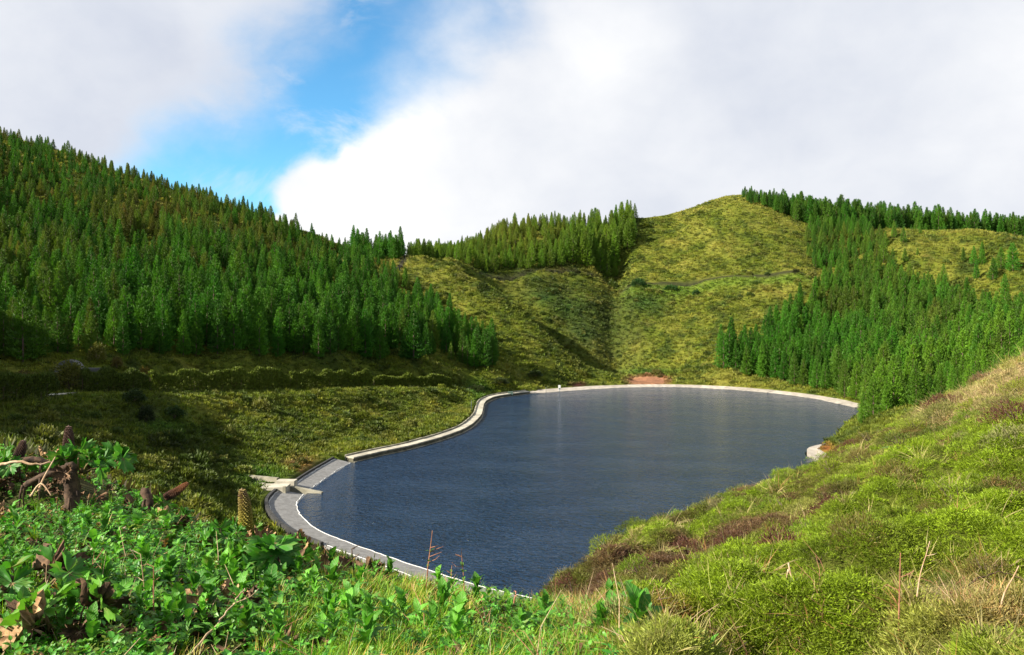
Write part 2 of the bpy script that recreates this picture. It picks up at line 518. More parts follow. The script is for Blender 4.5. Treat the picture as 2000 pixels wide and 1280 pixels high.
def ground_col(x, y, z, soil=False):
    u, v = uv_of(x, y, z)
    r = np.hypot(x, y)
    n = len(x)
    c = np.tile(np.array([0.100, 0.125, 0.010]), (n, 1))
    n1 = fbm(x, y, 24, 51, 4, 0.6); n2 = fbm(x, y, 6, 57, 4, 0.65); n3 = fbm(x + 0.4 * y, y * 0.35, 5, 63, 4, 0.6); n4 = fbm(x, y, 2.2, 67, 3, 0.7)
    far = sstep(160, 200, r)
    c = lerp3(c, (0.235, 0.215, 0.038), np.clip(0.14 * far + 0.12 + 0.55 * n1 * far + 0.5 * n2 + 0.45 * n3, 0, 1) * (0.35 + 0.65 * far))
    c = lerp3(c, (0.032, 0.052, 0.008), np.clip(0.02 - 1.0 * n2 - 1.0 * n4 - 0.4 * n1, 0, 0.85))
    c = lerp3(c, (0.17, 0.10, 0.035), np.clip(fbm(x, y, 9, 71, 4, 0.6) * 1.6 - 0.75, 0, 0.7))
    nearb = (1 - sstep(165, 185, r)) * sstep(50, 65, r)
    c = lerp3(c, (0.040, 0.062, 0.009), np.clip(0.05 + 1.2 * fbm(x, y, 11, 73, 4, 0.7) + 0.7 * n4, 0, 0.85) * nearb)
    c = lerp3(c, (0.21, 0.20, 0.03), np.clip(1.3 * fbm(x, y, 5, 75, 3, 0.7) - 0.30 + 0.6 * n4, 0, 0.7) * nearb)
    # lush patches in the bowl
    lush = (blob(u, v, 1262, 592, 40, 18) + blob(u, v, 1325, 566, 30, 12) + blob(u, v, 1112, 605, 34, 24) + blob(u, v, 1060, 580, 30, 14) + blob(u, v, 945, 535, 12, 7)
            + blob(u, v, 1140, 650, 30, 26) + 0.8 * blob(u, v, 1255, 726, 70, 6) + 0.6 * blob(u, v, 1230, 560, 22, 12))
    lush = np.clip(lush * (0.8 + 0.9 * n2 + 0.5 * n4), 0, 1) * sstep(190, 205, r)
    c = lerp3(c, (0.030, 0.085, 0.014), lush)
    lushl = blob(u, v, 640, 915, 90, 18) + blob(u, v, 500, 935, 50, 20) + 0.9 * blob(u, v, 935, 765, 22, 25) + 0.6 * blob(u, v, 330, 830, 60, 30)
    c = lerp3(c, (0.055, 0.125, 0.012), np.clip(lushl, 0, 0.85) * sstep(60, 70, r) * (1 - sstep(185, 195, r)))
    c = lerp3(c, (0.20, 0.095, 0.035), np.clip(blob(u, v, 590, 908, 32, 14) * (0.9 + n4), 0, 0.8) * sstep(60, 70, r) * (1 - sstep(185, 195, r)))
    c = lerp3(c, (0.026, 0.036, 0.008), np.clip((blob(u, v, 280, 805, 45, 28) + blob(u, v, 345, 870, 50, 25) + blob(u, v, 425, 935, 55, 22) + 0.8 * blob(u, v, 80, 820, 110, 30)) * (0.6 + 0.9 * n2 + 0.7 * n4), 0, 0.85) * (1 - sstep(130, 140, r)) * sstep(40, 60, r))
    # bare red earth
    dirt = np.clip(1.8 * blob(u, v, 1266, 744, 46, 11) - 0.4, 0, 1) * sstep(195, 205, r)
    c = lerp3(c, (0.235, 0.110, 0.062), np.clip(dirt * 1.6, 0, 1))
    c = lerp3(c, (0.060, 0.022, 0.014), np.clip(1.8 * blob(u, v, 1128, 752, 24, 6) - 0.6, 0, 1) * (1 - sstep(203, 207, r)) * sstep(150, 180, r))
    c = lerp3(c, (0.25, 0.10, 0.025), np.clip(1.7 * blob(u, v, 1616, 876, 18, 13) - 0.5, 0, 1) * sstep(100, 103, r) * (1 - sstep(117, 122, r)))
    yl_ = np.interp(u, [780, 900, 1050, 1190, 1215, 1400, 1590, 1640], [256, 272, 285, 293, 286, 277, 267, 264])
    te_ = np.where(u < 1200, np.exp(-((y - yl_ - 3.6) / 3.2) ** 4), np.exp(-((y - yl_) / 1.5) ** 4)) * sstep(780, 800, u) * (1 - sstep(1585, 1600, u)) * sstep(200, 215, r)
    tg_ = np.exp(-((y - yl_ + 4.5) / 4.0) ** 2) * sstep(1200, 1230, u) * (1 - sstep(1570, 1600, u)) * sstep(200, 215, r)
    c = lerp3(c, (0.105, 0.165, 0.016), np.clip(tg_, 0, 0.75))
    c = lerp3(c, (0.030, 0.030, 0.014), np.clip(te_, 0, 1))  # dark terrace line; on the right the shade of its step is painted in
    scr = np.clip((blob(u, v, 1150, 640, 75, 75) + 0.8 * blob(u, v, 1050, 560, 60, 25) + 0.7 * blob(u, v, 1215, 640, 40, 80)) * (0.75 + 1.2 * n4 + 0.6 * n2), 0, 0.8) * sstep(200, 215, r) * (1 - sstep(296, 302, r))
    c = lerp3(c, (0.045, 0.062, 0.012), scr)
    # worn track over the shoulder
    tr = np.exp(-((u - (788 - (v - 508) * 0.55)) / 5.0) ** 2) * sstep(498, 506, v) * (1 - sstep(545, 560, v)) * sstep(225, 235, r)
    c = lerp3(c, (0.035, 0.030, 0.028), np.clip(tr * 1.4, 0, 1))
    # heath on the near right-hand slope
    hz = (1 - sstep(60, 75, r)) * sstep(1020, 1120, u - 8 * (v - 1180) * (v > 1180) * 0.02)
    hc = np.tile(np.array([0.150, 0.215, 0.008]), (n, 1))
    m1 = fbm(x, y, 3.4, 81, 4, 0.6); m2 = fbm(x, y, 1.2, 85, 4, 0.65); m3 = fbm(x, y, 5.5, 89, 3, 0.6)
    hc = lerp3(hc, (0.058, 0.080, 0.008), np.clip(0.12 + 1.6 * m1 + 1.1 * m2, 0, 0.95))
    hc = lerp3(hc, (0.30, 0.26, 0.085), np.clip(fbm(x, y, 1.7, 97, 4, 0.65) * 1.9 - 0.35, 0, 0.75))
    hc = lerp3(hc, (0.095, 0.045, 0.028), np.clip(2.3 * m3 - 0.24 + 1.4 * m2, 0, 0.92))
    hc = lerp3(hc, (0.30, 0.22, 0.11), np.clip(1.7 * (blob(u, v, 1855, 800, 55, 26) + blob(u, v, 1930, 752, 60, 36) + blob(u, v, 2000, 715, 60, 36)) * sstep(14, 20, r) * (0.75 + 1.2 * m2), 0, 0.92))
    hc = lerp3(hc, (0.26, 0.17, 0.070), np.clip(1.3 * blob(u, v, 1900, 1190, 130, 70) * (0.55 + 1.3 * m2), 0, 0.8) * (1 - sstep(9, 12, r)))
    hc = lerp3(hc, (0.20, 0.075, 0.030), np.clip(1.4 * blob(u, v, 1310, 1200, 55, 22) * (0.7 + m2), 0, 0.8) * (1 - sstep(9, 12, r)))
    c0_ = c
    c = lerp3(c, np.zeros(3), hz) + hc * hz[:, None]
    if soil:      # between the plants: thatch and dark woody stems
        hc = hc * 0.35 + np.array([0.040, 0.028, 0.014]) * 0.65
        c = c * np.where(dirt > 0.2, 1.0, 0.72)[:, None]
        c = np.where((hz > 0.01)[:, None], lerp3(c0_, np.zeros(3), hz) + hc * hz[:, None], c)
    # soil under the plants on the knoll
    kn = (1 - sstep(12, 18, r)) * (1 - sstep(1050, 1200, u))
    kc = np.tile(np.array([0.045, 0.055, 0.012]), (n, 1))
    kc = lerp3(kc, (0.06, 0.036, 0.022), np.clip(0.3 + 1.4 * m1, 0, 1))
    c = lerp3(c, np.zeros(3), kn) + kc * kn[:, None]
    return np.clip(c, 0.004, 0.6)


# ------------------------------------------------------------------ ground materials
def mat(name):
    m = bpy.data.materials.new(name)
    m.use_nodes = True
    return m, NT(m.node_tree)


def out_surface(t, sh):
    o = t.n('ShaderNodeOutputMaterial')
    t.t.links.new(sh, o.inputs['Surface'])


def principled(t, color, rough=0.8, bump=None, bstr=0.5, bdist=0.05, spec=0.3):
    b = t.n('ShaderNodeBsdfPrincipled')
    t.put(b.inputs['Base Color'], color)
    t.put(b.inputs['Roughness'], rough)
    t.put(b.inputs['Specular IOR Level'], spec)
    if bump is not None:
        bn = t.n('ShaderNodeBump')
        bn.inputs['Strength'].default_value = bstr
        bn.inputs['Distance'].default_value = bdist
        t.put(bn.inputs['Height'], bump)
        t.t.links.new(bn.outputs[0], b.inputs['Normal'])
    return b.outputs[0]


M = {}
m, t = mat('ground'); M['ground'] = m
at_ = t.n('ShaderNodeAttribute', attribute_name='tint')
geo = t.n('ShaderNodeNewGeometry')
na = t.noise(geo.outputs['Position'], 0.9, 8, 0.7)
nb = t.noise(geo.outputs['Position'], 6.0, 6, 0.7)
cmb = t.math('ADD', t.math('MULTIPLY', na, 0.6), t.math('MULTIPLY', nb, 0.4))
colr = t.mix(1.0, at_.outputs['Color'], t.mix(t.step(cmb, 0.35, 0.65), (0.55, 0.55, 0.55), (1.35, 1.35, 1.3)), 'MULTIPLY')
out_surface(t, principled(t, colr, 0.95, cmb, 0.9, 0.35, 0.1))


def build_terrain():
    deg = math.pi / 180
    th = np.concatenate([np.arange(-180, -44, 2.0), np.arange(-44, -36, 0.5), np.arange(-36, 36, 0.15), np.arange(36, 44, 0.5), np.arange(44, 180, 2.0)]) * deg
    lr = np.concatenate([np.arange(math.log(0.6), math.log(2.4), 0.12), np.arange(math.log(2.4), math.log(20), 0.0145), np.arange(math.log(20), math.log(150), 0.0095), np.arange(math.log(150), math.log(400), 0.0062),
                         np.arange(math.log(400), math.log(9000), 0.12)])
    T, L = np.meshgrid(th, lr, indexing='ij')
    R = np.exp(L)
    X, Y = (R * np.sin(T)).ravel(), (R * np.cos(T)).ravel()
    sd = lake_sd(X, Y)
    Z = height(X, Y, sd)
    nt, nr = len(th), len(lr)
    i = np.arange(nt)[:, None]; j = np.arange(nr - 1)[None, :]
    i2 = (i + 1) % nt
    F = np.stack([i * nr + j, i * nr + j + 1, i2 * nr + j + 1, i2 * nr + j], -1).reshape(-1, 4)
    # centre cap
    V = np.stack([X, Y, Z], 1)
    c0 = len(V)
    V = np.concatenate([V, [[0, 0, 18.4]]])
    cap = np.stack([np.full(nt, c0), np.arange(nt) * nr, ((np.arange(nt) + 1) % nt) * nr], 1)
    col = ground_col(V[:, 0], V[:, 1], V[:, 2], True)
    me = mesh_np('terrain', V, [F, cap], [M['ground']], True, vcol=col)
    return tag(obj('terrain', me), 'grassy crater slopes and heath rising all around the lake', None, None, 'structure')
terrain = build_terrain()

# ------------------------------------------------------------------ water
m, t = mat('lake_water'); M['water'] = m
geo = t.n('ShaderNodeNewGeometry')
mp = t.n('ShaderNodeMapping'); mp.inputs['Rotation'].default_value = (0, 0, math.radians(24)); mp.inputs['Scale'].default_value = (1.0, 1.7, 1.0)
t.put(mp.inputs['Vector'], geo.outputs['Position'])
w1 = t.noise(mp.outputs[0], 1.2, 2, 0.5, 0.8)
w2 = t.noise(mp.outputs[0], 2.6, 2, 0.5, 0.5)
w3 = t.noise(mp.outputs[0], 0.10, 3, 0.5)
hgt = t.math('ADD', t.math('MULTIPLY', w1, 0.6), t.math('MULTIPLY', w2, 0.28))
gust = t.math('ADD', 0.58, t.math('MULTIPLY', t.step(w3, 0.36, 0.62), 0.55))
hgt = t.math('MULTIPLY', hgt, gust)
b = t.n('ShaderNodeBsdfPrincipled')
b.inputs['Base Color'].default_value = (0.005, 0.018, 0.043, 1)
b.inputs['Roughness'].default_value = 0.10
b.inputs['IOR'].default_value = 1.333
bn = t.n('ShaderNodeBump'); bn.inputs['Strength'].default_value = 1.0; bn.inputs['Distance'].default_value = 0.62
t.put(bn.inputs['Height'], hgt)
t.t.links.new(bn.outputs[0], b.inputs['Normal'])
out_surface(t, b.outputs[0])
bm = bmesh.new()
vs = [bm.verts.new((p[0], p[1], 0.0)) for p in LAKE]
edges = [bm.edges.new((vs[i], vs[(i + 1) % len(vs)])) for i in range(len(vs))]
bmesh.ops.triangle_fill(bm, use_beauty=True, edges=edges)
for f in bm.faces:
    if f.normal.z < 0: f.normal_flip()
me = bpy.data.meshes.new('lake'); bm.to_mesh(me); bm.free()
me.materials.append(M['water'])
tag(obj('lake', me), 'dark blue rippled water of the crater lake', None, None, 'structure')

# ------------------------------------------------------------------ concrete, paving and small fittings
def concrete(name, base, dark, scale=1.0, rough=0.9):
    m, t = mat(name)
    geo = t.n('ShaderNodeNewGeometry')
    oi = t.n('ShaderNodeObjectInfo')
    a = t.noise(geo.outputs['Position'], 0.8 * scale, 6, 0.65, 0.4)
    bb = t.noise(geo.outputs['Position'], 14.0 * scale, 5, 0.75)
    c = t.mix(t.step(a, 0.35, 0.68), dark, base)
    c = t.mix(t.math('MULTIPLY', t.step(bb, 0.4, 0.75), 0.35), c, tuple(k * 0.55 for k in base))
    c = t.mix(1.0, c, t.mix(oi.outputs['Random'], (0.82, 0.82, 0.8), (1.1, 1.1, 1.08)), 'MULTIPLY')
    out_surface(t, principled(t, c, rough, bb, 0.5, 0.03, 0.25))
    return m
M['concrete'] = concrete('pale_concrete', (0.46, 0.42, 0.34), (0.30, 0.275, 0.22))
M['concrete_old'] = concrete('stained_concrete', (0.34, 0.31, 0.24), (0.15, 0.14, 0.10))
M['beach'] = concrete('bleached_concrete', (0.40, 0.355, 0.30), (0.25, 0.22, 0.185))
M['asphalt'] = concrete('grey_paving', (0.20, 0.195, 0.19), (0.135, 0.13, 0.125), 2.2)
M['algae_shade'] = concrete('algae_and_shade_concrete', (0.15, 0.135, 0.095), (0.060, 0.058, 0.038))  # algae stain, with the shade of the lake-facing side painted in
M['portal'] = concrete('grey_portal_concrete', (0.17, 0.165, 0.155), (0.09, 0.088, 0.080))
M['darkstone'] = concrete('dark_kerb', (0.050, 0.048, 0.045), (0.026, 0.026, 0.026))
m, t = mat('foam'); M['foam'] = m
out_surface(t, principled(t, (0.50, 0.49, 0.46), 0.8))
def plain(name, c, rough=0.6, metal=0.0):
    m, t = mat(name)
    geo = t.n('ShaderNodeNewGeometry')
    nz = t.noise(geo.outputs['Position'], 9.0, 4, 0.6)
    cc = t.mix(nz, tuple(k * 0.75 for k in c), tuple(min(1, k * 1.2) for k in c))
    out_surface(t, principled(t, cc, rough))
    return m
M['white_paint'] = plain('white_painted_board', (0.55, 0.55, 0.53))
M['dark_metal'] = plain('weathered_metal', (0.10, 0.12, 0.11), 0.5)
M['green_box'] = plain('green_grey_box', (0.07, 0.11, 0.09), 0.6)
M['black'] = plain('painted_tunnel_dark', (0.010, 0.010, 0.010), 0.9)


def offset_path(path):
    d = np.gradient(path, axis=0)
    d /= np.linalg.norm(d, axis=1)[:, None] + 1e-9
    return np.stack([-d[:, 1], d[:, 0]], 1)      # outwards, away from the water


def extrude(name, path, nrm, prof, material):
    """sweep a closed cross-section of (outward offset, height) pairs along the path"""
    k = len(prof); n = len(path)
    V = []
    for p, q in zip(path, nrm):
        for (o, z) in prof:
            V.append((p[0] + q[0] * o, p[1] + q[1] * o, z))
    F = []
    for i in range(n - 1):
        for j in range(k):
            a = i * k + j; b_ = i * k + (j + 1) % k
            F.append((a, b_, b_ + k, a + k))
    me = bpy.data.meshes.new(name)
    me.from_pydata(V, [], F + [tuple(range(k - 1, -1, -1)), tuple((n - 1) * k + j for j in range(k))])
    me.materials.append(material)
    bm_ = bmesh.new(); bm_.from_mesh(me); bmesh.ops.recalc_face_normals(bm_, faces=bm_.faces); bm_.to_mesh(me); bm_.free()
    return me


def slabs(parent, name, path, prof, material, length, gap=0.03, zj=0.012):
    nrm = offset_path(path)
    s = np.concatenate([[0], np.cumsum(np.linalg.norm(np.diff(path, axis=0), axis=1))])
    n = max(1, int(round(s[-1] / length)))
    ed = np.linspace(0, s[-1], n + 1)
    out = []
    for i in range(n):
        a, b_ = ed[i] + gap / 2, ed[i + 1] - gap / 2
        ss = np.concatenate([[a], s[(s > a + 0.15) & (s < b_ - 0.15)], [b_]])
        pp = np.stack([np.interp(ss, s, path[:, 0]), np.interp(ss, s, path[:, 1])], 1)
        nn = np.stack([np.interp(ss, s, nrm[:, 0]), np.interp(ss, s, nrm[:, 1])], 1)
        dz = RNG.uniform(-zj, zj)
        out.append(obj(name, extrude(name, pp, nn, [(o, z + dz) for (o, z) in prof], material), parent))
    return out


def box_me(name, x0, x1, y0, y1, z0, z1, material, bev=0.02):
    bm_ = bmesh.new()
    bmesh.ops.create_cube(bm_, size=1.0)
    for v in bm_.verts:
        v.co = Vector(((x0 + x1) / 2 + v.co.x * (x1 - x0), (y0 + y1) / 2 + v.co.y * (y1 - y0), (z0 + z1) / 2 + v.co.z * (z1 - z0)))
    if bev:
        bmesh.ops.bevel(bm_, geom=bm_.edges[:], offset=bev, segments=1, affect='EDGES')
    me = bpy.data.meshes.new(name); bm_.to_mesh(me); bm_.free()
    me.materials.append(material)
    return me


def tube_np(pts, rad, seg=6, cap=True):
    pts = np.array(pts, dtype=float); n = len(pts)
    rad = np.broadcast_to(np.array(rad, dtype=float), (n,))
    d = np.gradient(pts, axis=0); d /= np.linalg.norm(d, axis=1)[:, None] + 1e-9
    ref = np.array([0.0, 0.0, 1.0]) if abs(d[0][2]) < 0.9 else np.array([1.0, 0, 0])
    V = []
    s = np.cross(d[0], ref); s /= np.linalg.norm(s)
    for i in range(n):
        s = s - d[i] * np.dot(s, d[i]); s /= np.linalg.norm(s) + 1e-9
        t_ = np.cross(d[i], s)
        for j in range(seg):
            a = 2 * math.pi * j / seg
            V.append(pts[i] + rad[i] * (math.cos(a) * s + math.sin(a) * t_))
    F = []
    for i in range(n - 1):
        for j in range(seg):
            a = i * seg + j; b_ = i * seg + (j + 1) % seg
            F.append((a, b_, b_ + seg, a + seg))
    V.append(pts[-1] + d[-1] * rad[-1]); tip = len(V) - 1
    V.append(pts[0]); bot = len(V) - 1
    T = []
    for j in range(seg):
        T.append(((n - 1) * seg + j, (n - 1) * seg + (j + 1) % seg, tip))
        T.append(((j + 1) % seg, j, bot))
    return np.array(V), np.array(F), np.array(T)


class MB:
    """collects pieces into one mesh"""
    def __init__(self):
        self.V = []; self.Q = []; self.T = []; self.n = 0; self.mq = []; self.mt = []

    def add(self, V, Q=None, T=None, mi=0):
        V = np.asarray(V, dtype=float)
        if Q is not None and len(Q):
            self.Q.append(np.asarray(Q) + self.n); self.mq += [mi] * len(Q)
        if T is not None and len(T):
            self.T.append(np.asarray(T) + self.n); self.mt += [mi] * len(T)
        self.V.append(V); self.n += len(V)
        return self

    def tube(self, pts, rad, seg=6, mi=0):
        V, F, T = tube_np(pts, rad, seg)
        return self.add(V, F, T, mi)

    def mesh(self, name, mats, smooth=False):
        fl = []
        mi = []
        if self.Q: fl.append(np.concatenate(self.Q)); mi += self.mq
        if self.T: fl.append(np.concatenate(self.T)); mi += self.mt
        return mesh_np(name, np.concatenate(self.V), fl, mats, smooth, mi)


# paved apron and ramp on the near left shore
near_vis = near_l[:]
n_near = offset_path(near_vis)
pav = extrude('pavement', near_vis, n_near, [(-0.9, -0.36), (-0.9, -0.16), (2.85, 0.52), (2.85, 0.20)], M['asphalt'])
tag(obj('pavement', pav), 'curved grey paved apron sloping into the near end of the lake', None, None, 'structure')
n_ramp = offset_path(ramp_l)
pav2 = extrude('pavement', ramp_l, n_ramp, [(-0.9, -0.36), (-0.9, -0.20), (2.25, 0.50), (2.25, 0.15)], M['asphalt'])
tag(obj('pavement', pav2), 'straight grey paved ramp between the spillway and the lakeside wall', None, None, 'structure')


def foam_strip(path, nrm, off, slope, width, seed, z0=0.0):
    s = np.concatenate([[0], np.cumsum(np.linalg.norm(np.diff(path, axis=0), axis=1))])
    ss = np.arange(0, s[-1], 0.12)
    px, py = np.interp(ss, s, path[:, 0]), np.interp(ss, s, path[:, 1])
    nx, ny = np.interp(ss, s, nrm[:, 0]), np.interp(ss, s, nrm[:, 1])
    wv = fbm(ss, ss * 0 + seed, 2.2, seed, 4, 0.7) * 0.22
    wd = width * (0.5 + 0.9 * vnoise(ss * 2.2, ss * 0, seed + 5))
    a, b_ = off + wv - wd / 2, off + wv + wd / 2
    V = np.concatenate([np.stack([px + nx * a, py + ny * a, z0 + slope * a + 0.012], 1), np.stack([px + nx * b_, py + ny * b_, z0 + slope * b_ + 0.012], 1)])
    n = len(ss); i = np.arange(n - 1)
    # a low bead of froth: raise the middle
    Vm = np.stack([px + nx * (a + b_) / 2, py + ny * (a + b_) / 2, z0 + slope * (a + b_) / 2 + 0.05], 1)
    V = np.concatenate([V, Vm])
    F = np.concatenate([np.stack([i, i + 1, i + 1 + 2 * n, i + 2 * n], 1), np.stack([i + 2 * n, i + 1 + 2 * n, i + 1 + n, i + n], 1)])
    return V, F
fm = MB()
sl1 = 0.68 / 3.75; z1 = -0.16 + 0.9 * sl1
sl2 = 0.70 / 3.15; z2 = -0.20 + 0.9 * sl2
fm.add(*foam_strip(near_vis, n_near, 0.10, sl1, 0.13, 3, z1 + 0.0))
fm.add(*foam_strip(ramp_l, n_ramp, 0.12, sl2, 0.13, 9, z2))
tag(obj('foam', fm.mesh('foam', [M['foam']])), 'thin white line of froth where the water laps the grey paving', None, None, 'stuff')
em = MB()
em.add(*foam_strip(near_vis, n_near, 2.70, sl1, 0.07, 21, z1))
em.add(*foam_strip(ramp_l, n_ramp, 2.10, sl2, 0.09, 27, z2))
tag(obj('lime_crust', em.mesh('lime_crust', [M['foam']])), 'thin white crust along the upper edge of the grey paving', None, None, 'stuff')
# dark kerb round the outside of the apron corner
kr = empty('kerb', (0, 0, 0))
tag(kr, 'dark stone kerb curving round the back of the grey paved apron', 'kerb')
k0 = int(len(near_vis) * 0.52)
slabs(kr, 'kerb_stone', near_vis[k0:], [(2.85, -0.1), (2.85, 0.80), (3.15, 0.80), (3.15, -0.1)], M['darkstone'], 2.0)
kr2 = empty('kerb', (0, 0, 0))
tag(kr2, 'low dark kerb along the grass side of the straight paved ramp', 'kerb')
slabs(kr2, 'kerb_stone', ramp_l, [(2.25, -0.1), (2.25, 0.72), (2.5, 0.72), (2.5, -0.1)], M['darkstone'], 2.4)

# spillway between apron and ramp
sp = empty('spillway', (-24.0, 86.0, 0))
tag(sp, 'small pale concrete spillway with a stub wall running into the water', 'spillway')
def local(me, o):
    me.transform(Matrix.Translation(-o.location)); return me
def wallbox(name, a, b_, wd, z0, z1, material, parent, z1b=None):
    a = np.array(a); b_ = np.array(b_)
    path = np.array([a, b_]); d = (b_ - a) / np.linalg.norm(b_ - a); nn = np.array([[-d[1], d[0]]] * 2)
    me = extrude(name, path, nn, [(-wd / 2, z0), (-wd / 2, z1), (wd / 2, z1), (wd / 2, z0)], material)
    if z1b is not None:
        for v in me.vertices:
            if v.co.z > z0 + 1e-4 and (Vector((v.co.x, v.co.y)) - Vector(b_)).length < wd: v.co.z = z1b
    me.transform(Matrix.Translation(-parent.location))
    return obj(name, me, parent)
wallbox('stub_wall', (-23.9, 86.15), (-20.4, 85.65), 0.50, -0.6, 0.66, M['concrete_old'], sp, 0.12)
wallbox('head_block', (-26.6, 85.2), (-23.95, 85.2), 1.9, -0.3, 0.92, M['concrete'], sp)
wallbox('upper_block', (-25.6, 87.0), (-23.6, 86.9), 1.1, -0.3, 1.12, M['concrete'], sp)
wallbox('channel_wall', (-31.5, 89.6), (-25.7, 87.5), 0.45, -0.3, 1.25, M['concrete_old'], sp)
wallbox('channel_wall', (-32.0, 88.2), (-26.7, 86.1), 0.40, -0.3, 0.95, M['concrete_old'], sp)
wallbox('gate_post', (-24.2, 84.2), (-23.9, 84.2), 0.3, -0.3, 1.05, M['concrete_old'], sp)

# raised lakeside wall with a walkway on top
lw = empty('lakeside_wall', (0, 0, 0))
tag(lw, 'low pale concrete wall with a walkway on top bending along the left shore', 'wall')
slabs(lw, 'walkway_slab', wall_l, [(-0.05, 0.44), (-0.05, 0.60), (1.25, 0.64), (1.25, 0.44)], M['concrete'], 3.2, 0.06, 0.02)
slabs(lw, 'wall_face', wall_l, [(0.03, -0.6), (0.03, 0.415), (1.2, 0.415), (1.2, -0.6)], M['algae_shade'], 6.4, 0.04)
slabs(lw, 'back_kerb', wall_l, [(1.253, -0.3), (1.253, 0.84), (1.48, 0.84), (1.48, -0.3)], M['concrete_old'], 3.2, 0.05, 0.03)
slabs(lw, 'footing', wall_l, [(-0.28, -0.7), (-0.28, 0.05), (0.026, 0.05), (0.026, -0.7)], M['concrete_old'], 8.4)
# pale shelving shore on the far side
fs = empty('shore_apron', (0, 0, 0))
tag(fs, 'pale bleached concrete strip edging the far shore of the lake', 'shore edging')
slabs(fs, 'slab', far_l, [(-1.0, -0.5), (-1.0, -0.08), (0.25, 0.14), (2.3, 0.42), (2.3, -0.3)], M['beach'], 6.0, 0.06, 0.03)
hid2 = np.array(hid_l)
# ledge at the foot of the heath slope
pr = catmull([(46.0, 115.2), (43.4, 113.2), (41.2, 110.8), (39.9, 107.6), (39.5, 104.5), (39.3, 100.5), (37.8, 96.5)], 0.8)
le = empty('lake_ledge', (0, 0, 0))
tag(le, 'pale curved concrete ledge in the water at the foot of the heath slope', 'ledge')
slabs(le, 'ledge_slab', pr, [(0.0, -0.6), (0.0, 0.42), (1.3, 0.46), (1.3, -0.6)], M['beach'], 3.2)
slabs(le, 'ledge_kerb', pr, [(1.303, -0.3), (1.303, 0.86), (1.65, 0.86), (1.65, -0.3)], M['beach'], 3.2)
rs = empty('shore_apron', (0, 0, 0))
tag(rs, 'narrow concrete edging of the shore below the heath slope', 'shore edging')
for seg_ in (catmull([(37.2, 95), (36, 92), (28, 79), (20, 69), (12, 61), (9.0, 57.5)], 2.0),):
    wide = seg_[0][1] > 140
    slabs(rs, 'slab', seg_, [(-1.0, -0.5), (-1.0, -0.08), (0.25, 0.14), (2.3, 0.42), (2.3, -0.3)] if wide else [(-0.6, -0.5), (-0.6, 0.0), (1.2, 0.40), (1.2, -0.3)], M['beach'], 6.0, 0.05)

# sign, posts and gauge box on the far left shore
def sign_at(u, v):
    x, y = on_water(u, v, 0.7)
    return x, y
x, y = sign_at(1093.5, 761.5)
y += 1.6
sg = empty('sign', (x, y, h1(x, y)))
tag(sg, 'white upright notice board on a post at the far shore', 'sign')
obj('post', local(box_me('post', x - 0.06, x + 0.06, y - 0.05, y + 0.05, h1(x, y) - 0.2, h1(x, y) + 1.1, M['dark_metal'], 0.01), sg), sg)
bd = obj('board', local(box_me('board', x - 0.28, x + 0.28, y - 0.055, y - 0.005 + 0.06, h1(x, y) + 1.05, h1(x, y) + 2.3, M['white_paint'], 0.015), sg), sg)
obj('notice_panel', local(box_me('notice_panel', x - 0.2, x + 0.2, y - 0.075, y - 0.058, h1(x, y) + 1.25, h1(x, y) + 1.62, M['dark_metal'], 0.0), sg), bd)
for (u, v, hh, lab) in ((1067, 763, 1.7, 'thin metal pole standing between the notice board and the lakeside wall'), (927, 806, 1.9, 'thin grey pole at the bend of the lakeside wall')):
    x, y = on_water(u, v, 0.7)
    if u < 1000:
        x -= 0.6
    else:
        y += 1.5
    z = h1(x, y)
    po = MB().tube([(0, 0, -0.3), (0, 0, hh)], [0.05, 0.045], 8)
    p_ = tag(empty('pole', (x, y, z)), lab, 'pole')
    obj('shaft', po.mesh('shaft', [M['dark_metal']], True), p_)
    obj('cap', MB().tube([(0, 0, hh), (0, 0, hh + 0.08)], [0.075, 0.06], 8).mesh('cap', [M['dark_metal']], True), p_)
x, y = on_water(997, 770, 0.7); y += 2.4; z = h1(x, y)
gb = tag(empty('gauge_box', (x, y, z)), 'small green grey metal box on legs behind the lakeside wall', 'box')
obj('housing', box_me('housing', -0.55, 0.55, -0.3, 0.3, 0.55, 1.25, M['green_box']), gb)
obj('lid', box_me('lid', -0.6, 0.6, -0.35, 0.35, 1.253, 1.33, M['green_box']), gb)
for sx_ in (-0.45, 0.45):
    obj('leg', box_me('leg', sx_ - 0.05, sx_ + 0.05, -0.05, 0.05, -0.3, 0.547, M['dark_metal'], 0.0), gb)

# tunnel portal beside the upper path
pt = at(132, 108.5)
po_ = tag(empty('tunnel_portal', (pt.x, pt.y, pt.z - 0.2)), 'grey arched concrete portal with a side wall behind the round shrub', 'portal')
R0, R1 = 1.3, 1.85
ring = MB()
na_ = 18
Vr = []
for yy in (0.0, 1.2):
    for k in range(na_ + 1):
        a = math.pi * k / na_
        for rr in (R0, R1):
            Vr.append((rr * math.cos(a), yy, 0.9 + rr * math.sin(a)))
Vr = np.array(Vr); L_ = 2 * (na_ + 1)
Qr = []
for k in range(na_):
    a = 2 * k
    Qr += [(a, a + 1, a + 3, a + 2), (L_ + a, L_ + a + 2, L_ + a + 3, L_ + a + 1), (a + 1, L_ + a + 1, L_ + a + 3, a + 3), (a, a + 2, L_ + a + 2, L_ + a)]
ring.add(Vr, np.array(Qr))
obj('arch_ring', ring.mesh('arch_ring', [M['portal']]), po_)
obj('opening', box_me('opening', -R0 + 0.02, R0 - 0.02, 0.7, 0.8, -0.2, 2.4, M['black'], 0), po_)  # near-black panel closing the arch; the tunnel's darkness is put into its colour
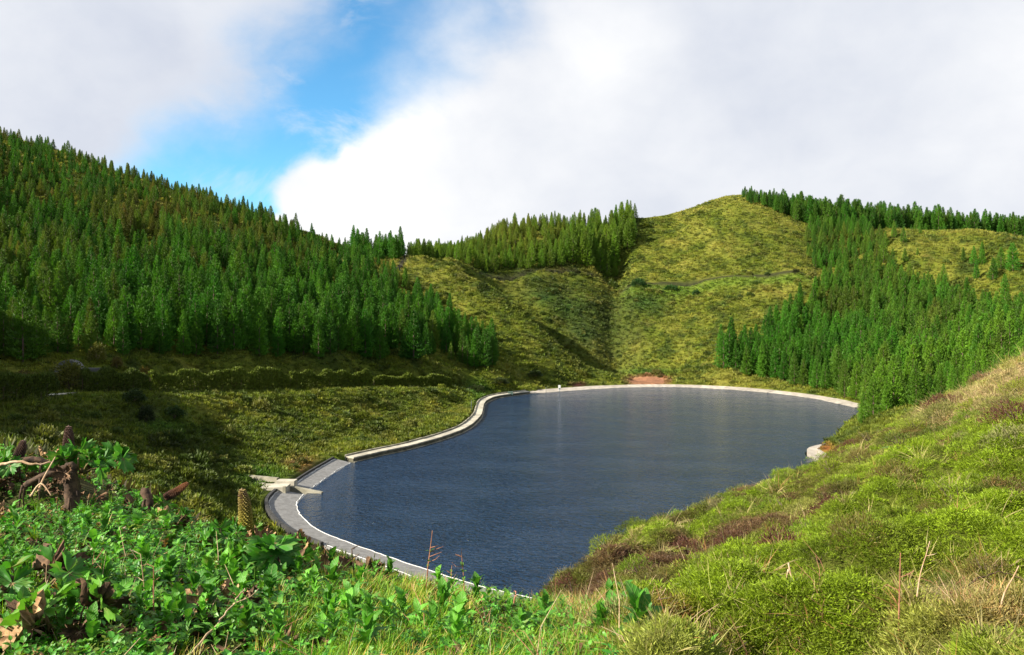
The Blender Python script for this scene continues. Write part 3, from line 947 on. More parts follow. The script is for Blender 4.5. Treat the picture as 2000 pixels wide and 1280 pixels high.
for s_ in (-1, 1):
    obj('jamb', box_me('jamb', min(s_ * R0, s_ * R1), max(s_ * R0, s_ * R1), 0.0, 1.2, -0.6, 0.897, M['portal'], 0.02), po_)
obj('side_wall', box_me('side_wall', R1 + 0.01, R1 + 2.6, 0.1, 0.5, -0.8, 1.65, M['portal'], 0.03), po_)
# short stretch of pale footpath in front of it
fp = []
for (u, y_) in ((96, 96.5), (118, 97.5), (140, 99.0), (156, 101.5)):
    g = at(u, y_); fp.append(g)
V = []
for i, g in enumerate(fp):
    V += [(g.x - 0.1, g.y - 0.75, g.z + 0.32), (g.x - 0.15, g.y + 0.75, g.z + 0.36)]
Vb = [(a, b_, c - 0.4) for (a, b_, c) in V]
F = []
nF = len(V)
for i in range(len(fp) - 1):
    a = 2 * i
    F += [(a, a + 2, a + 3, a + 1), (a, a + nF, a + 2 + nF, a + 2)]
me = bpy.data.meshes.new('footpath'); me.from_pydata(V + Vb, [], F); me.materials.append(M['concrete'])
tag(obj('footpath', me), 'short pale stretch of footpath beside the tunnel portal', None, None, 'structure')

# ------------------------------------------------------------------ foliage materials and scattering
def foliage(name, source, trans=0.28, var=0.35, vscale=1.6, rough=0.6, gain=1.0, spec=0.25):
    """source: 'OBJECT' takes the object's colour, 'INSTANCER' the colour stored on the scattered point, or a fixed colour"""
    m, t = mat(name)
    if source == 'OBJECT':
        oi = t.n('ShaderNodeObjectInfo'); base = oi.outputs['Color']
    elif source == 'INSTANCER':
        a = t.n('ShaderNodeAttribute', attribute_type='INSTANCER', attribute_name='tint'); base = a.outputs['Color']
    else:
        rgb = t.n('ShaderNodeRGB'); rgb.outputs[0].default_value = tuple(source) + (1,); base = rgb.outputs[0]
    geo = t.n('ShaderNodeNewGeometry')
    nz = t.noise(geo.outputs['Position'], vscale, 3, 0.6)
    isl = geo.outputs['Random Per Island']
    f = t.math('ADD', t.math('MULTIPLY', t.math('SUBTRACT', nz, 0.5), 1.2 * var), t.math('MULTIPLY', t.math('SUBTRACT', isl, 0.5), 1.3 * var))
    f = t.math('MULTIPLY', t.math('ADD', 1.0, f), gain)
    v3 = t.n('ShaderNodeCombineXYZ')
    for k in range(3): t.put(v3.inputs[k], f)
    c = t.mix(1.0, base, v3.outputs[0], 'MULTIPLY')
    b = t.n('ShaderNodeBsdfPrincipled')
    t.put(b.inputs['Base Color'], c)
    b.inputs['Roughness'].default_value = rough
    b.inputs['Specular IOR Level'].default_value = spec
    tr = t.n('ShaderNodeBsdfTranslucent')
    t.put(tr.inputs['Color'], t.mix(1.0, c, (1.25, 1.35, 0.6), 'MULTIPLY'))
    ms = t.n('ShaderNodeMixShader'); ms.inputs[0].default_value = trans
    t.t.links.new(b.outputs[0], ms.inputs[1]); t.t.links.new(tr.outputs[0], ms.inputs[2])
    out_surface(t, ms.outputs[0])
    return m
M['crown_one'] = foliage('conifer_needles', 'OBJECT', 0.25, 0.5, 1.2)
M['crown_mass'] = foliage('conifer_needles_mass', 'INSTANCER', 0.25, 0.5, 1.2)
M['grass_mass'] = foliage('slope_grass', 'INSTANCER', 0.30, 0.35, 2.0)
M['leaf_mass'] = foliage('scattered_leaves', 'INSTANCER', 0.30, 0.35, 7.0, 0.45, 1.0, 0.4)
M['leaf_one'] = foliage('plant_leaf', 'OBJECT', 0.28, 0.25, 9.0, 0.42, 1.0, 0.45)
m, t = mat('bark'); M['bark'] = m
geo = t.n('ShaderNodeNewGeometry')
nz = t.noise(geo.outputs['Position'], 5.0, 5, 0.7)
out_surface(t, principled(t, t.mix(nz, (0.05, 0.032, 0.022), (0.16, 0.11, 0.08)), 0.9, nz, 0.6, 0.05))


def proto(name, me):
    return bpy.data.objects.new(name, me)      # never linked: only its geometry is scattered


def scatter(name, pts, rot, scl, idx, tint, protos, label, parent=None):
    """one 'stuff' object: protos instanced on points"""
    me = bpy.data.meshes.new(name)
    n = len(pts)
    me.vertices.add(n)
    me.vertices.foreach_set('co', np.asarray(pts, dtype=np.float32).reshape(-1))
    a = me.attributes.new('rot', 'FLOAT_VECTOR', 'POINT'); a.data.foreach_set('vector', np.asarray(rot, dtype=np.float32).reshape(-1))
    a = me.attributes.new('scl', 'FLOAT_VECTOR', 'POINT'); a.data.foreach_set('vector', np.asarray(scl, dtype=np.float32).reshape(-1))
    a = me.attributes.new('idx', 'INT', 'POINT'); a.data.foreach_set('value', np.asarray(idx, dtype=np.int32))
    c = np.ones((n, 4), dtype=np.float32); c[:, :3] = tint
    a = me.attributes.new('tint', 'FLOAT_COLOR', 'POINT'); a.data.foreach_set('color', c.reshape(-1))
    o = obj(name, me, parent)
    ng = bpy.data.node_groups.new(name + '_nodes', 'GeometryNodeTree')
    ng.interface.new_socket('Geometry', in_out='INPUT', socket_type='NodeSocketGeometry')
    ng.interface.new_socket('Geometry', in_out='OUTPUT', socket_type='NodeSocketGeometry')
    N = ng.nodes
    gi = N.new('NodeGroupInput'); go = N.new('NodeGroupOutput')
    ip = N.new('GeometryNodeInstanceOnPoints')
    jn = N.new('GeometryNodeGeometryToInstance')
    for p in protos:
        oi = N.new('GeometryNodeObjectInfo'); oi.inputs['Object'].default_value = p; oi.inputs['As Instance'].default_value = True
        ng.links.new(oi.outputs['Geometry'], ip.inputs['Instance']) if len(protos) == 1 else None
        if len(protos) > 1:
            ng.links.new(oi.outputs['Geometry'], jn.inputs[0])
    if len(protos) > 1:
        j2 = N.new('GeometryNodeJoinGeometry')
        for l in list(jn.inputs[0].links):
            src = l.from_socket
            ng.links.new(src, j2.inputs[0])
        N.remove(jn)
        ng.links.new(j2.outputs[0], ip.inputs['Instance'])
        ip.inputs['Pick Instance'].default_value = True
        ai = N.new('GeometryNodeInputNamedAttribute'); ai.data_type = 'INT'; ai.inputs['Name'].default_value = 'idx'
        ng.links.new(ai.outputs[0], ip.inputs['Instance Index'])
    else:
        N.remove(jn)
    ar = N.new('GeometryNodeInputNamedAttribute'); ar.data_type = 'FLOAT_VECTOR'; ar.inputs['Name'].default_value = 'rot'
    asx = N.new('GeometryNodeInputNamedAttribute'); asx.data_type = 'FLOAT_VECTOR'; asx.inputs['Name'].default_value = 'scl'
    e2r = N.new('FunctionNodeEulerToRotation')
    ng.links.new(ar.outputs[0], e2r.inputs[0]); ng.links.new(e2r.outputs[0], ip.inputs['Rotation'])
    ng.links.new(asx.outputs[0], ip.inputs['Scale'])
    ng.links.new(gi.outputs[0], ip.inputs['Points']); ng.links.new(ip.outputs[0], go.inputs[0])
    md = o.modifiers.new('scatter', 'NODES'); md.node_group = ng
    tag(o, label, None, None, 'stuff')
    return o


def kites(pos, dirn, length, width, rng, roll=None):
    """many kite-shaped leaf faces: base at pos, tip along dirn"""
    n = len(pos)
    d = dirn / (np.linalg.norm(dirn, axis=1)[:, None] + 1e-9)
    rv = rng.normal(size=(n, 3)) if roll is None else roll
    s = np.cross(d, rv); s /= np.linalg.norm(s, axis=1)[:, None] + 1e-9
    L = np.asarray(length).reshape(-1, 1); W = np.asarray(width).reshape(-1, 1)
    a = pos; b = pos + d * L * 0.45 + s * W; c = pos + d * L; e = pos + d * L * 0.45 - s * W
    V = np.stack([a, b, c, e], 1).reshape(-1, 3)
    return V, np.arange(4 * n).reshape(n, 4)


def conifer_parts(seed, nb=86, per=36, slim=0.20, top=0.85):
    rng = np.random.default_rng(seed)
    tmb, cmb_ = MB(), MB()
    lean = rng.normal(0, 0.012, 2)
    zs = np.linspace(0, 0.93, 7)
    tmb.tube([(lean[0] * z, lean[1] * z, z - 0.03 * (z == 0)) for z in zs], 0.013 * (1.02 - zs) + 0.002, 7)
    pos, dr, ln, wd = [], [], [], []
    lob = rng.uniform(0, 6.28, 4)
    for k in range(nb):
        tt = 0.05 + 0.93 * (k + rng.uniform(-0.4, 0.4)) / nb
        tt = min(max(tt, 0.04), 0.975)
        ang = k * 2.39996 + rng.normal(0, 0.25)
        R = slim * ((1 - tt) ** top) * (0.80 + 0.35 * min(1, tt / 0.16)) * rng.uniform(0.78, 1.16) * (1 + 0.10 * math.sin(2 * ang + lob[0]) + 0.10 * math.sin(9 * tt + lob[1] + ang)) + 0.012
        if tt < 0.12: R *= rng.uniform(0.6, 1.0)
        ca, sa = math.cos(ang), math.sin(ang)
        rise = rng.uniform(-0.02, 0.10) + 0.35 * tt
        if k % 9 == 0 and tt < 0.7:
            tmb.tube([(lean[0] * tt, lean[1] * tt, tt), (ca * R * 0.5, sa * R * 0.5, tt + R * 0.1), (ca * R * 0.9, sa * R * 0.9, tt + R * rise)], [0.005, 0.003, 0.001], 4)
        m_ = max(5, int(per * (0.45 + 0.75 * R / slim)))
        f = rng.uniform(0.10, 1.0, m_) ** 0.75
        lat = rng.normal(0, 0.20, m_) * R * f
        px = ca * R * f - sa * lat; py = sa * R * f + ca * lat
        pz = tt + R * f * (rise - 0.12) + rng.normal(0, 0.010, m_) - 0.02 * (1 - f)
        pos.append(np.stack([px + lean[0] * tt, py + lean[1] * tt, pz], 1))
        dd = np.stack([ca + rng.normal(0, 0.5, m_), sa + rng.normal(0, 0.5, m_), rng.uniform(0.35, 1.7, m_) + 0.6 * tt], 1)
        dr.append(dd)
        sc = 0.55 + 0.45 * min(1, R / (0.6 * slim))
        ln.append(rng.uniform(0.034, 0.072, m_) * sc); wd.append(rng.uniform(0.0045, 0.0095, m_) * sc)
    pos.append(np.array([[lean[0], lean[1], 0.93]] * 5)); dr.append(rng.normal(0, 0.35, (5, 3)) + [0, 0, 1.4]); ln.append(rng.uniform(0.045, 0.075, 5)); wd.append(np.full(5, 0.008))
    V, Q = kites(np.concatenate(pos), np.concatenate(dr), np.concatenate(ln), np.concatenate(wd), rng)
    cmb_.add(V, Q)
    return tmb, cmb_


CON = []
for k in range(7):
    a, b = conifer_parts(100 + k, nb=(104, 112, 98, 108, 100, 116, 94)[k], slim=(0.195, 0.175, 0.225, 0.205, 0.235, 0.165, 0.21)[k], top=(0.95, 0.85, 1.05, 0.8, 1.0, 0.9, 0.72)[k])
    CON.append((a.mesh('trunk', [M['bark']], True), b.mesh('crown', [M['crown_one']])))
CON_MASS = []
for k, (a, b) in enumerate(CON):
    bm_ = bmesh.new(); bm_.from_mesh(b); nf = len(bm_.faces); bm_.from_mesh(a)
    bm_.faces.ensure_lookup_table()
    for i, f in enumerate(bm_.faces): f.material_index = 0 if i < nf else 1
    me = bpy.data.meshes.new('conifer_mass'); bm_.to_mesh(me); bm_.free()
    me.materials.append(M['crown_mass']); me.materials.append(M['bark'])
    CON_MASS.append(proto('conifer_mass', me))


def in_poly(u, v, poly):
    ins = np.zeros(len(u), dtype=bool)
    n = len(poly)
    for i in range(n):
        (ax, ay), (bx, by) = poly[i], poly[(i + 1) % n]
        c = ((ay > v) != (by > v))
        if c.any():
            ins ^= c & (u < ax + (v - ay) / (by - ay + 1e-12) * (bx - ax))
    return ins


def jgrid(x0, x1, y0, y1, s, rng, jit=0.38):
    X, Y = np.meshgrid(np.arange(x0, x1, s), np.arange(y0, y1, s))
    X = X + (np.arange(Y.shape[0])[:, None] % 2) * s * 0.5
    X = X + rng.uniform(-jit, jit, X.shape) * s; Y = Y + rng.uniform(-jit, jit, Y.shape) * s
    return X.ravel(), Y.ravel()


TREES = []     # x, y, z, height, stand id, gold
rt = np.random.default_rng(5)


def stand(sid, x, y, keep, hfun, gold):
    sd = lake_sd(x, y)
    z = height(x, y, sd)
    u, v = uv_of(x, y, z)
    k = keep(u, v, x, y) & (sd > 3.2)
    x, y, z, u, v = x[k], y[k], z[k], u[k], v[k]
    h = 0.90 * hfun(u, v, y) * np.clip(rt.normal(1.0, 0.19, len(x)), 0.5, 1.45)
    g = gold(u, v, x, y)
    for r_ in zip(x, y, z, h, g, u, v):
        TREES.append((sid,) + r_)


# left hillside
PL = [(-260, 735), (0, 712), (200, 697), (450, 700), (650, 703), (800, 712), (968, 726), (966, 690), (905, 640), (830, 585), (738, 514), (700, 496), (620, 468), (530, 432), (440, 402), (300, 360), (130, 302), (0, 268), (-260, 190)]
gx, gy = jgrid(-220, 20, 92, 282, 2.75, rt)
nz_l = fbm(gx, gy, 20, 201, 3)
stand('left', gx, gy, lambda u, v, x, y: in_poly(u, v, PL) & ~((blob(u, v, 110, 655, 55, 22) > 0.55) | (blob(u, v, 430, 545, 22, 14) > 0.5) | (blob(u, v, 60, 520, 30, 14) > 0.5)) & (rt.uniform(0, 1, len(u)) < 0.92 - 0.16 * sstep(170, 240, y)) & (fbm(x, y, 9, 251, 2) > -0.52),
      lambda u, v, y: (7.4 + 2.7 * np.clip(u / 900, 0, 1)) * (1.0 - 0.48 * sstep(150, 262, y)),
      lambda u, v, x, y: np.clip(0.26 + 0.9 * fbm(x, y, 30, 211, 3) - 0.55 * sstep(520, 650, v) - 0.25 * sstep(350, 700, u) + rt.normal(0, 0.22, len(u)), 0, 1))
# clump on the saddle and belt on the middle knoll
gx, gy = jgrid(-70, 60, 258, 350, 3.0, rt)
def keep_mid(u, v, x, y):
    c1 = (u > 690) & (u < 786) & (y > 262) & (y < 286)
    lo = 271 + (u - 795) / 400 * 33
    c2 = (u > 796) & (u < 1203) & (y > lo) & (y < 345)
    c3 = (u > 1195) & (u < 1240) & (y > 318) & (y < 352)
    return (c1 | c2 | c3) & (rt.uniform(0, 1, len(u)) < 0.93)
def h_mid(u, v, y):
    front = 1 - sstep(6, 26, y - (271 + (u - 795) / 400 * 33))
    h = 6.0 + 2.2 * sstep(1040, 1180, u) + front * (1.5 + 4.5 * sstep(980, 1150, u))
    h = np.where(u < 790, 9.0, h)
    return np.where(u > 1190, np.maximum(h * 0.9, 8.5), h * 0.9)
stand('middle', gx, gy, keep_mid, h_mid,
      lambda u, v, x, y: np.clip(0.25 + 0.9 * blob(u, v, 1000, 465, 75, 30) + rt.normal(0, 0.2, len(u)) - 0.4 * (u < 790), 0, 1))
# ridge belt
gx, gy = jgrid(90, 260, 322, 352, 2.5, rt)
stand('ridge', gx, gy, lambda u, v, x, y: (u > 1448) & (u < 2150) & (y > 330 - 8 * sstep(1450, 1600, u) + 14 * sstep(1600, 2000, u)) & (y < 352),
      lambda u, v, y: 4.2 + 6.0 * sstep(1455, 1590, u) - 1.0 * sstep(1650, 1950, u), lambda u, v, x, y: np.clip(rt.normal(0.05, 0.15, len(u)), 0, 1))
# right hillside
PR = [(1395, 722), (1480, 742), (1600, 764), (1690, 782), (1790, 795), (2200, 760), (2200, 660), (1960, 645), (1850, 605), (1780, 550), (1730, 500), (1705, 449), (1640, 440), (1575, 444), (1578, 505), (1590, 530), (1632, 532), (1612, 560), (1590, 590), (1540, 612), (1500, 650), (1490, 690), (1410, 690)]
PRS = [(1705, 449), (1990, 462), (2200, 480), (2200, 660), (1960, 645), (1850, 605), (1780, 550), (1730, 500)]
gx, gy = jgrid(40, 290, 108, 325, 2.85, rt)
stand('right', gx, gy, lambda u, v, x, y: ((in_poly(u, v, PR) & (rt.uniform(0, 1, len(u)) < 0.95)) | (in_poly(u, v, PRS) & (rt.uniform(0, 1, len(u)) < 0.035 + 0.42 * (blob(u, v, 1915, 525, 45, 22) + 0.5 * blob(u, v, 1780, 480, 40, 25) + 0.5 * blob(u, v, 1860, 600, 40, 30))))
      | ((u > 1685 + (118 - y) * 6) & (u < 2200) & (y > 112) & (y < 170) & (rt.uniform(0, 1, len(u)) < 0.9))) & ~((u < 1830) & (y < 300) & (v < 455)),
      lambda u, v, y: np.where(y < 172, 5.6 + 3.4 * sstep(116, 150, y), 9.0 - 3.4 * sstep(225, 300, y)) - 2.0 * sstep(1740, 1800, u) * sstep(235, 260, y),
      lambda u, v, x, y: np.clip(0.24 + 0.7 * fbm(x, y, 26, 231, 3) + rt.normal(0, 0.17, len(u)), 0, 1))

T_ = TREES
tx = np.array([a[1] for a in T_]); ty = np.array([a[2] for a in T_]); tz = np.array([a[3] for a in T_]); th_ = np.array([a[4] for a in T_]); tg = np.array([a[5] for a in T_])
tu = np.array([a[6] for a in T_]); tv = np.array([a[7] for a in T_]); tsid = np.array([a[0] for a in T_])
# crown colours
gr = rt.uniform(0, 1, len(tx))
tint = np.tile(np.array([0.036, 0.142, 0.007]), (len(tx), 1))
tint = lerp3(tint, (0.080, 0.205, 0.010), gr * 0.8)
tint = lerp3(tint, (0.150, 0.150, 0.018), np.clip(tg * 1.0, 0, 0.85))
tint = lerp3(tint, (0.165, 0.085, 0.018), np.clip(tg - 0.74, 0, 1) * 1.2)
tint = lerp3(tint, (0.150, 0.230, 0.014), (tsid == 'middle') * (0.30 + 0.4 * gr) * (tu > 790))
tint = lerp3(tint, (0.115, 0.235, 0.012), ((tsid == 'right') & (ty < 172)) * (0.25 + 0.65 * gr))
tint = lerp3(tint, (0.060, 0.210, 0.010), ((tsid == 'right') & (ty >= 172)) * 0.35)
tint *= (0.70 + 0.55 * rt.uniform(0, 1, len(tx)))[:, None]
tint[tsid == 'left'] *= np.array([0.88, 0.84, 0.88])
tint[tsid == 'ridge'] *= 0.72
tint[tsid == 'right'] *= 0.80
tint[tsid == 'middle'] *= 0.90
kind_i = rt.integers(0, 7, len(tx)); rz_ = rt.uniform(0, 6.28, len(tx)); wid = rt.uniform(0.74, 1.08, len(tx))
# how large each tree shows in the picture; the 300 largest are trees of their own
pxh = th_ / ty * FPX
inframe = (tu > -10) & (tu < 2010)
score = np.where(inframe, pxh, 0)
# trees standing close behind a nearer one in the same column are mostly hidden
order = np.argsort(ty)
top_seen = np.full(2400, 2000.0)
vis = np.zeros(len(tx))
for i in order:
    c0, c1 = int(max(0, tu[i] + 200 - 6)), int(min(2399, tu[i] + 200 + 7))
    if c1 <= c0: continue
    seg_ = top_seen[c0:c1]
    tp = tv[i] - pxh[i]
    base_v = min(tv[i], seg_.mean())
    vis[i] = max(0.0, base_v - tp)
    rad_ = max(3, int(pxh[i] * 0.11))
    d0, d1 = int(max(0, tu[i] + 200 - rad_)), int(min(2399, tu[i] + 200 + rad_))
    if d1 > d0: top_seen[d0:d1] = np.minimum(top_seen[d0:d1], tp + pxh[i] * 0.25)
score = np.where(inframe, vis, 0)
pick = np.argsort(-score)[:300]
pick_set = np.zeros(len(tx), dtype=bool); pick_set[pick] = True
WORDS = ['first', 'second', 'third', 'fourth', 'fifth', 'sixth', 'seventh', 'eighth', 'ninth', 'tenth', 'eleventh', 'twelfth', 'thirteenth', 'fourteenth', 'fifteenth', 'sixteenth', 'seventeenth', 'eighteenth', 'nineteenth', 'twentieth']
STAND = {'left': ('on the left hillside', 'conifers on the left hillside'), 'middle': ('on the middle knoll behind the lake', 'conifers on the middle knoll'),
         'ridge': ('in the ridge belt', 'conifers along the ridge'), 'right': ('on the right hillside', 'conifers on the right hillside')}


def shade_word(c):
    if c[0] > 0.085 and c[0] > c[1] * 0.95: return 'bronze'
    if c[0] > 0.6 * c[1]: return 'olive green'
    if c[1] > 0.15: return 'bright green'
    if c[1] < 0.09: return 'dark green'
    return 'mid green'


def tree_label(i, rank, n):
    s = tsid[i]; w_, _ = STAND[s]
    sh = shade_word(tint[i])
    if s == 'right' and ty[i] < 172:
        w_ = 'behind the heath slope'
    elif s == 'right':
        w_ = 'low on the right hillside' if tv[i] > 690 else 'higher up the right hillside'
    elif s == 'left':
        w_ = ('just above the hedge' if tv[i] > 655 else 'midway up the left hillside' if tv[i] > 520 else 'high up on the left hillside')
        if tu[i] > 720: w_ = 'at the lake end of the left wood'
    return sh, w_
groups = {}
for i in pick:
    sh, w_ = tree_label(i, 0, 0)
    groups.setdefault(w_, []).append(i)
tree_lab = {}
for w_, lst in groups.items():
    lst.sort(key=lambda i: tu[i])
    for k, i in enumerate(lst):
        sh = shade_word(tint[i]); m_ = len(lst)
        if k < 20:
            tree_lab[i] = f'{sh} conifer {w_}, {WORDS[k]} from its left end'
        elif m_ - 1 - k < 20:
            tree_lab[i] = f'{sh} conifer {w_}, {WORDS[m_ - 1 - k]} from its right end'
        else:
            third = f'{WORDS[min(19, k - 20)]} of its middle trees' if m_ - 40 <= 20 or k < 40 else f'{WORDS[(k - 40) % 20]} of its middle trees beyond the twentieth'
            size = 'tall' if pxh[i] > np.median(pxh[lst]) else 'shorter'
            tree_lab[i] = f'{size} {sh} conifer {w_}, {third}'
for i in sorted(pick, key=lambda i: ty[i]):
    e = empty('conifer_tree', (tx[i], ty[i], tz[i]), rz_[i])
    tag(e, tree_lab[i], 'tree', STAND[tsid[i]][1])
    a, b = CON[kind_i[i]]
    s3 = (th_[i] * wid[i], th_[i] * wid[i], th_[i])
    for nm, me in (('trunk', a), ('crown', b)):
        o = obj(nm, me, e); o.scale = s3; o.color = tuple(tint[i]) + (1.0,)
rest = ~pick_set
n_ = int(rest.sum())
scatter('forest', np.stack([tx[rest], ty[rest], tz[rest]], 1), np.stack([np.zeros(n_), np.zeros(n_), rz_[rest]], 1),
        np.stack([th_[rest] * wid[rest], th_[rest] * wid[rest], th_[rest]], 1), kind_i[rest], tint[rest], CON_MASS, 'dense conifer wood filling the hillsides around the lake')
print('trees', len(tx), 'rest', n_)

# ------------------------------------------------------------------ tussock grass on the far slopes
def tussock(seed, n=22, hgt=0.55, spread=0.5, wmul=1.0):
    rng = np.random.default_rng(seed)
    a = rng.uniform(0, 6.28, n); r = spread * np.sqrt(rng.uniform(0, 1, n)) * 0.8
    pos = np.stack([r * np.cos(a), r * np.sin(a), np.full(n, -0.05)], 1)
    d = np.stack([np.cos(a) * r * 1.6 + rng.normal(0, 0.25, n), np.sin(a) * r * 1.6 + rng.normal(0, 0.25, n), rng.uniform(0.6, 1.2, n)], 1)
    V, Q = kites(pos, d, rng.uniform(0.6, 1.15, n) * hgt, rng.uniform(0.04, 0.10, n) * wmul, rng)
    return V, Q
TUS = []
for k in range(5):
    V, Q = tussock(300 + k)
    TUS.append(proto('tussock_mass', mesh_np('tussock_mass', V, Q, [M['grass_mass']])))
rg = np.random.default_rng(21)


def slope_grass(name, n, rmin, rmax, size, label, seed, umin=-60, umax=2060, power=1.0, dark=1.0):
    rg = np.random.default_rng(seed)
    # even over the ground, a little denser nearby
    y = (rmin ** power + (rmax ** power - rmin ** power) * rg.uniform(0, 1, n)) ** (1 / power)
    u = rg.uniform(umin, umax, n)
    x = (u - UC) / FPX * y
    sd = lake_sd(x, y)
    z = height(x, y, sd)
    u, v = uv_of(x, y, z)
    c = ground_col(x, y, z)
    ws = np.where((x < 6) & (y > 102.5), 1.9, np.where((y > 140), 3.2, np.where(x < 8, 3.9, 2.0)))
    ws = np.where((x > 44) & (y > 113.5) & (y < 154), 0.5, ws)
    dirt = (c[:, 0] > 2.0 * c[:, 1])
    trk = (c[:, 1] < 0.034) & (np.abs(u - 780) < 40) & (y > 220)
    yl_ = np.interp(u, [780, 900, 1050, 1190, 1215, 1400, 1590, 1640], [256, 272, 285, 293, 286, 277, 267, 264])
    path_ = (np.abs(y - yl_) < 1.7) & (u > 1200) & (u < 1590)
    k = (sd > ws) & ~dirt & ~trk & ~path_
    x, y, z, c, u, v = x[k], y[k], z[k], c[k], u[k], v[k]
    m_ = len(x)
    s = size * rg.uniform(0.55, 1.5, m_)
    hs = s * rg.uniform(0.7, 1.3, m_)
    c = c * rg.uniform(0.6, 1.55, m_)[:, None] * np.stack([rg.uniform(0.9, 1.12, m_), np.ones(m_), np.ones(m_)], 1)
    return scatter(name, np.stack([x, y, z], 1), np.stack([rg.normal(0, 0.2, m_), rg.normal(0, 0.2, m_), rg.uniform(0, 6.28, m_)], 1), np.stack([s, s, hs], 1),
                   rg.integers(0, 5, m_), c, TUS, label)
slope_grass('slope_grass', 90000, 165, 352, 1.0, 'rough straw and green tussock grass on the slopes behind the lake', 31, power=1.6)
slope_grass('bank_grass', 62000, 48, 178, 0.74, 'dark rough grass on the banks left of the lake', 37, power=1.4, umax=2060)

# ------------------------------------------------------------------ leaf shapes
def oval_leaf(L=0.05, W=0.016, fold=0.25, droop=0.15, seg=3):
    """pointed oval leaf along +X, folded on the midrib"""
    ts = np.linspace(0, 1, seg + 2)
    V = []
    for t_ in ts:
        wv = W * (math.sin(math.pi * min(1, t_ ** 0.8)) ** 0.8 if 0 < t_ < 1 else 0.05)
        z = -droop * L * t_ * t_
        V += [(t_ * L, wv, z + fold * wv), (t_ * L, 0, z), (t_ * L, -wv, z + fold * wv)]
    Q = []
    for i in range(seg + 1):
        a = 3 * i
        Q += [(a, a + 3, a + 4, a + 1), (a + 1, a + 4, a + 5, a + 2)]
    return np.array(V), np.array(Q)


def rotmat(rx, ry, rz):
    return np.array(Euler((rx, ry, rz)).to_matrix())


def sprig(seed, n=10, hgt=0.16, L=0.045, W=0.017, bare=0.25, stemw=0.0022):
    rng = np.random.default_rng(seed)
    mb = MB()
    bend = rng.normal(0, 0.25, 2)
    def pt(t_): return np.array([bend[0] * hgt * t_ * t_, bend[1] * hgt * t_ * t_, hgt * t_])
    mb.tube([pt(-0.1), pt(0.4), pt(0.75), pt(1.0)], [stemw * 1.3, stemw, stemw * 0.8, stemw * 0.5], 4, 1)
    for k in range(n):
        t_ = bare + (1 - bare) * (k + 0.5) / n
        s = rng.uniform(0.7, 1.2) * (1.0 - 0.35 * t_)
        V, Q = oval_leaf(L * s, W * s, rng.uniform(0.1, 0.4), rng.uniform(0.0, 0.5))
        Rm = rotmat(rng.normal(0, 0.3), -rng.uniform(0.0, 0.7) - 0.3 * t_, k * 2.4 + rng.normal(0, 0.3))
        mb.add(V @ Rm.T + pt(t_), Q, None, 0)
    return mb


def blade_tuft(seed, n=14, L=0.28, W=0.004, spread=0.05, lean=0.6):
    rng = np.random.default_rng(seed)
    mb = MB()
    for k in range(n):
        a = rng.uniform(0, 6.28); r = spread * math.sqrt(rng.uniform()); l = L * rng.uniform(0.5, 1.15); ln = lean * rng.uniform(0.2, 1.3); w_ = W * rng.uniform(0.7, 1.3)
        ca, sa = math.cos(a), math.sin(a)
        V = []
        for t_ in (0, 0.35, 0.7, 1.0):
            o = ln * l * t_ ** 1.8; z = l * t_ * (1 - 0.35 * ln * t_)
            ww = w_ * (1 - t_) ** 0.6 + 0.0003
            tw = a + 1.57 + 0.6 * t_
            c = np.array([r * ca + o * ca, r * sa + o * sa, z - 0.01])
            s_ = np.array([math.cos(tw), math.sin(tw), 0]) * ww
            V += [c - s_, c + s_]
        mb.add(np.array(V), np.array([(0, 1, 3, 2), (2, 3, 5, 4), (4, 5, 7, 6)]))
    return mb


def palmate(seed, crump=0.05, na=44, lobes=5, cup=0.18, size=1.0):
    """lobed, toothed, pleated leaf lying in XY round its stalk at the origin"""
    rng = np.random.default_rng(seed)
    th = np.linspace(-2.75, 2.75, na)
    ph = rng.uniform(-0.15, 0.15)
    lob = 0.52 + 0.48 * np.abs(np.cos(th * lobes / 5.5 * math.pi + ph)) ** 0.8
    teeth = 1.0 + 0.13 * np.where(np.arange(na) % 2 == 0, 1, -1) * rng.uniform(0.5, 1.3, na)
    ro = lob * teeth * (0.78 + 0.22 * np.cos(th * 0.5))
    V = [(0, 0, 0)]
    rings = (0.25, 0.5, 0.75, 1.0)
    for k, f in enumerate(rings):
        r = ro * f
        z = cup * (f ** 2) + 0.085 * f * np.cos(th * lobes * 1.0 + ph * 5) + crump * 1.5 * sum(rng.normal() * np.sin((3 + 2 * q) * th + rng.uniform(0, 6.28) + 2.0 * f) for q in range(4)) * f * (0.4 + 0.9 * f) + rng.normal(0, crump * 0.3, na) * f
        z = z - 0.22 * f * f * np.clip(np.cos(th), 0, 1)
        V += list(zip(r * np.cos(th), r * np.sin(th), z))
    V = np.array(V) * size
    T = [(0, 1 + i, 2 + i) for i in range(na - 1)]
    Q = []
    for k in range(len(rings) - 1):
        a = 1 + k * na; b_ = a + na
        for i in range(na - 1):
            Q.append((a + i, b_ + i, b_ + i + 1, a + i + 1))
    return V, np.array(Q), np.array(T)


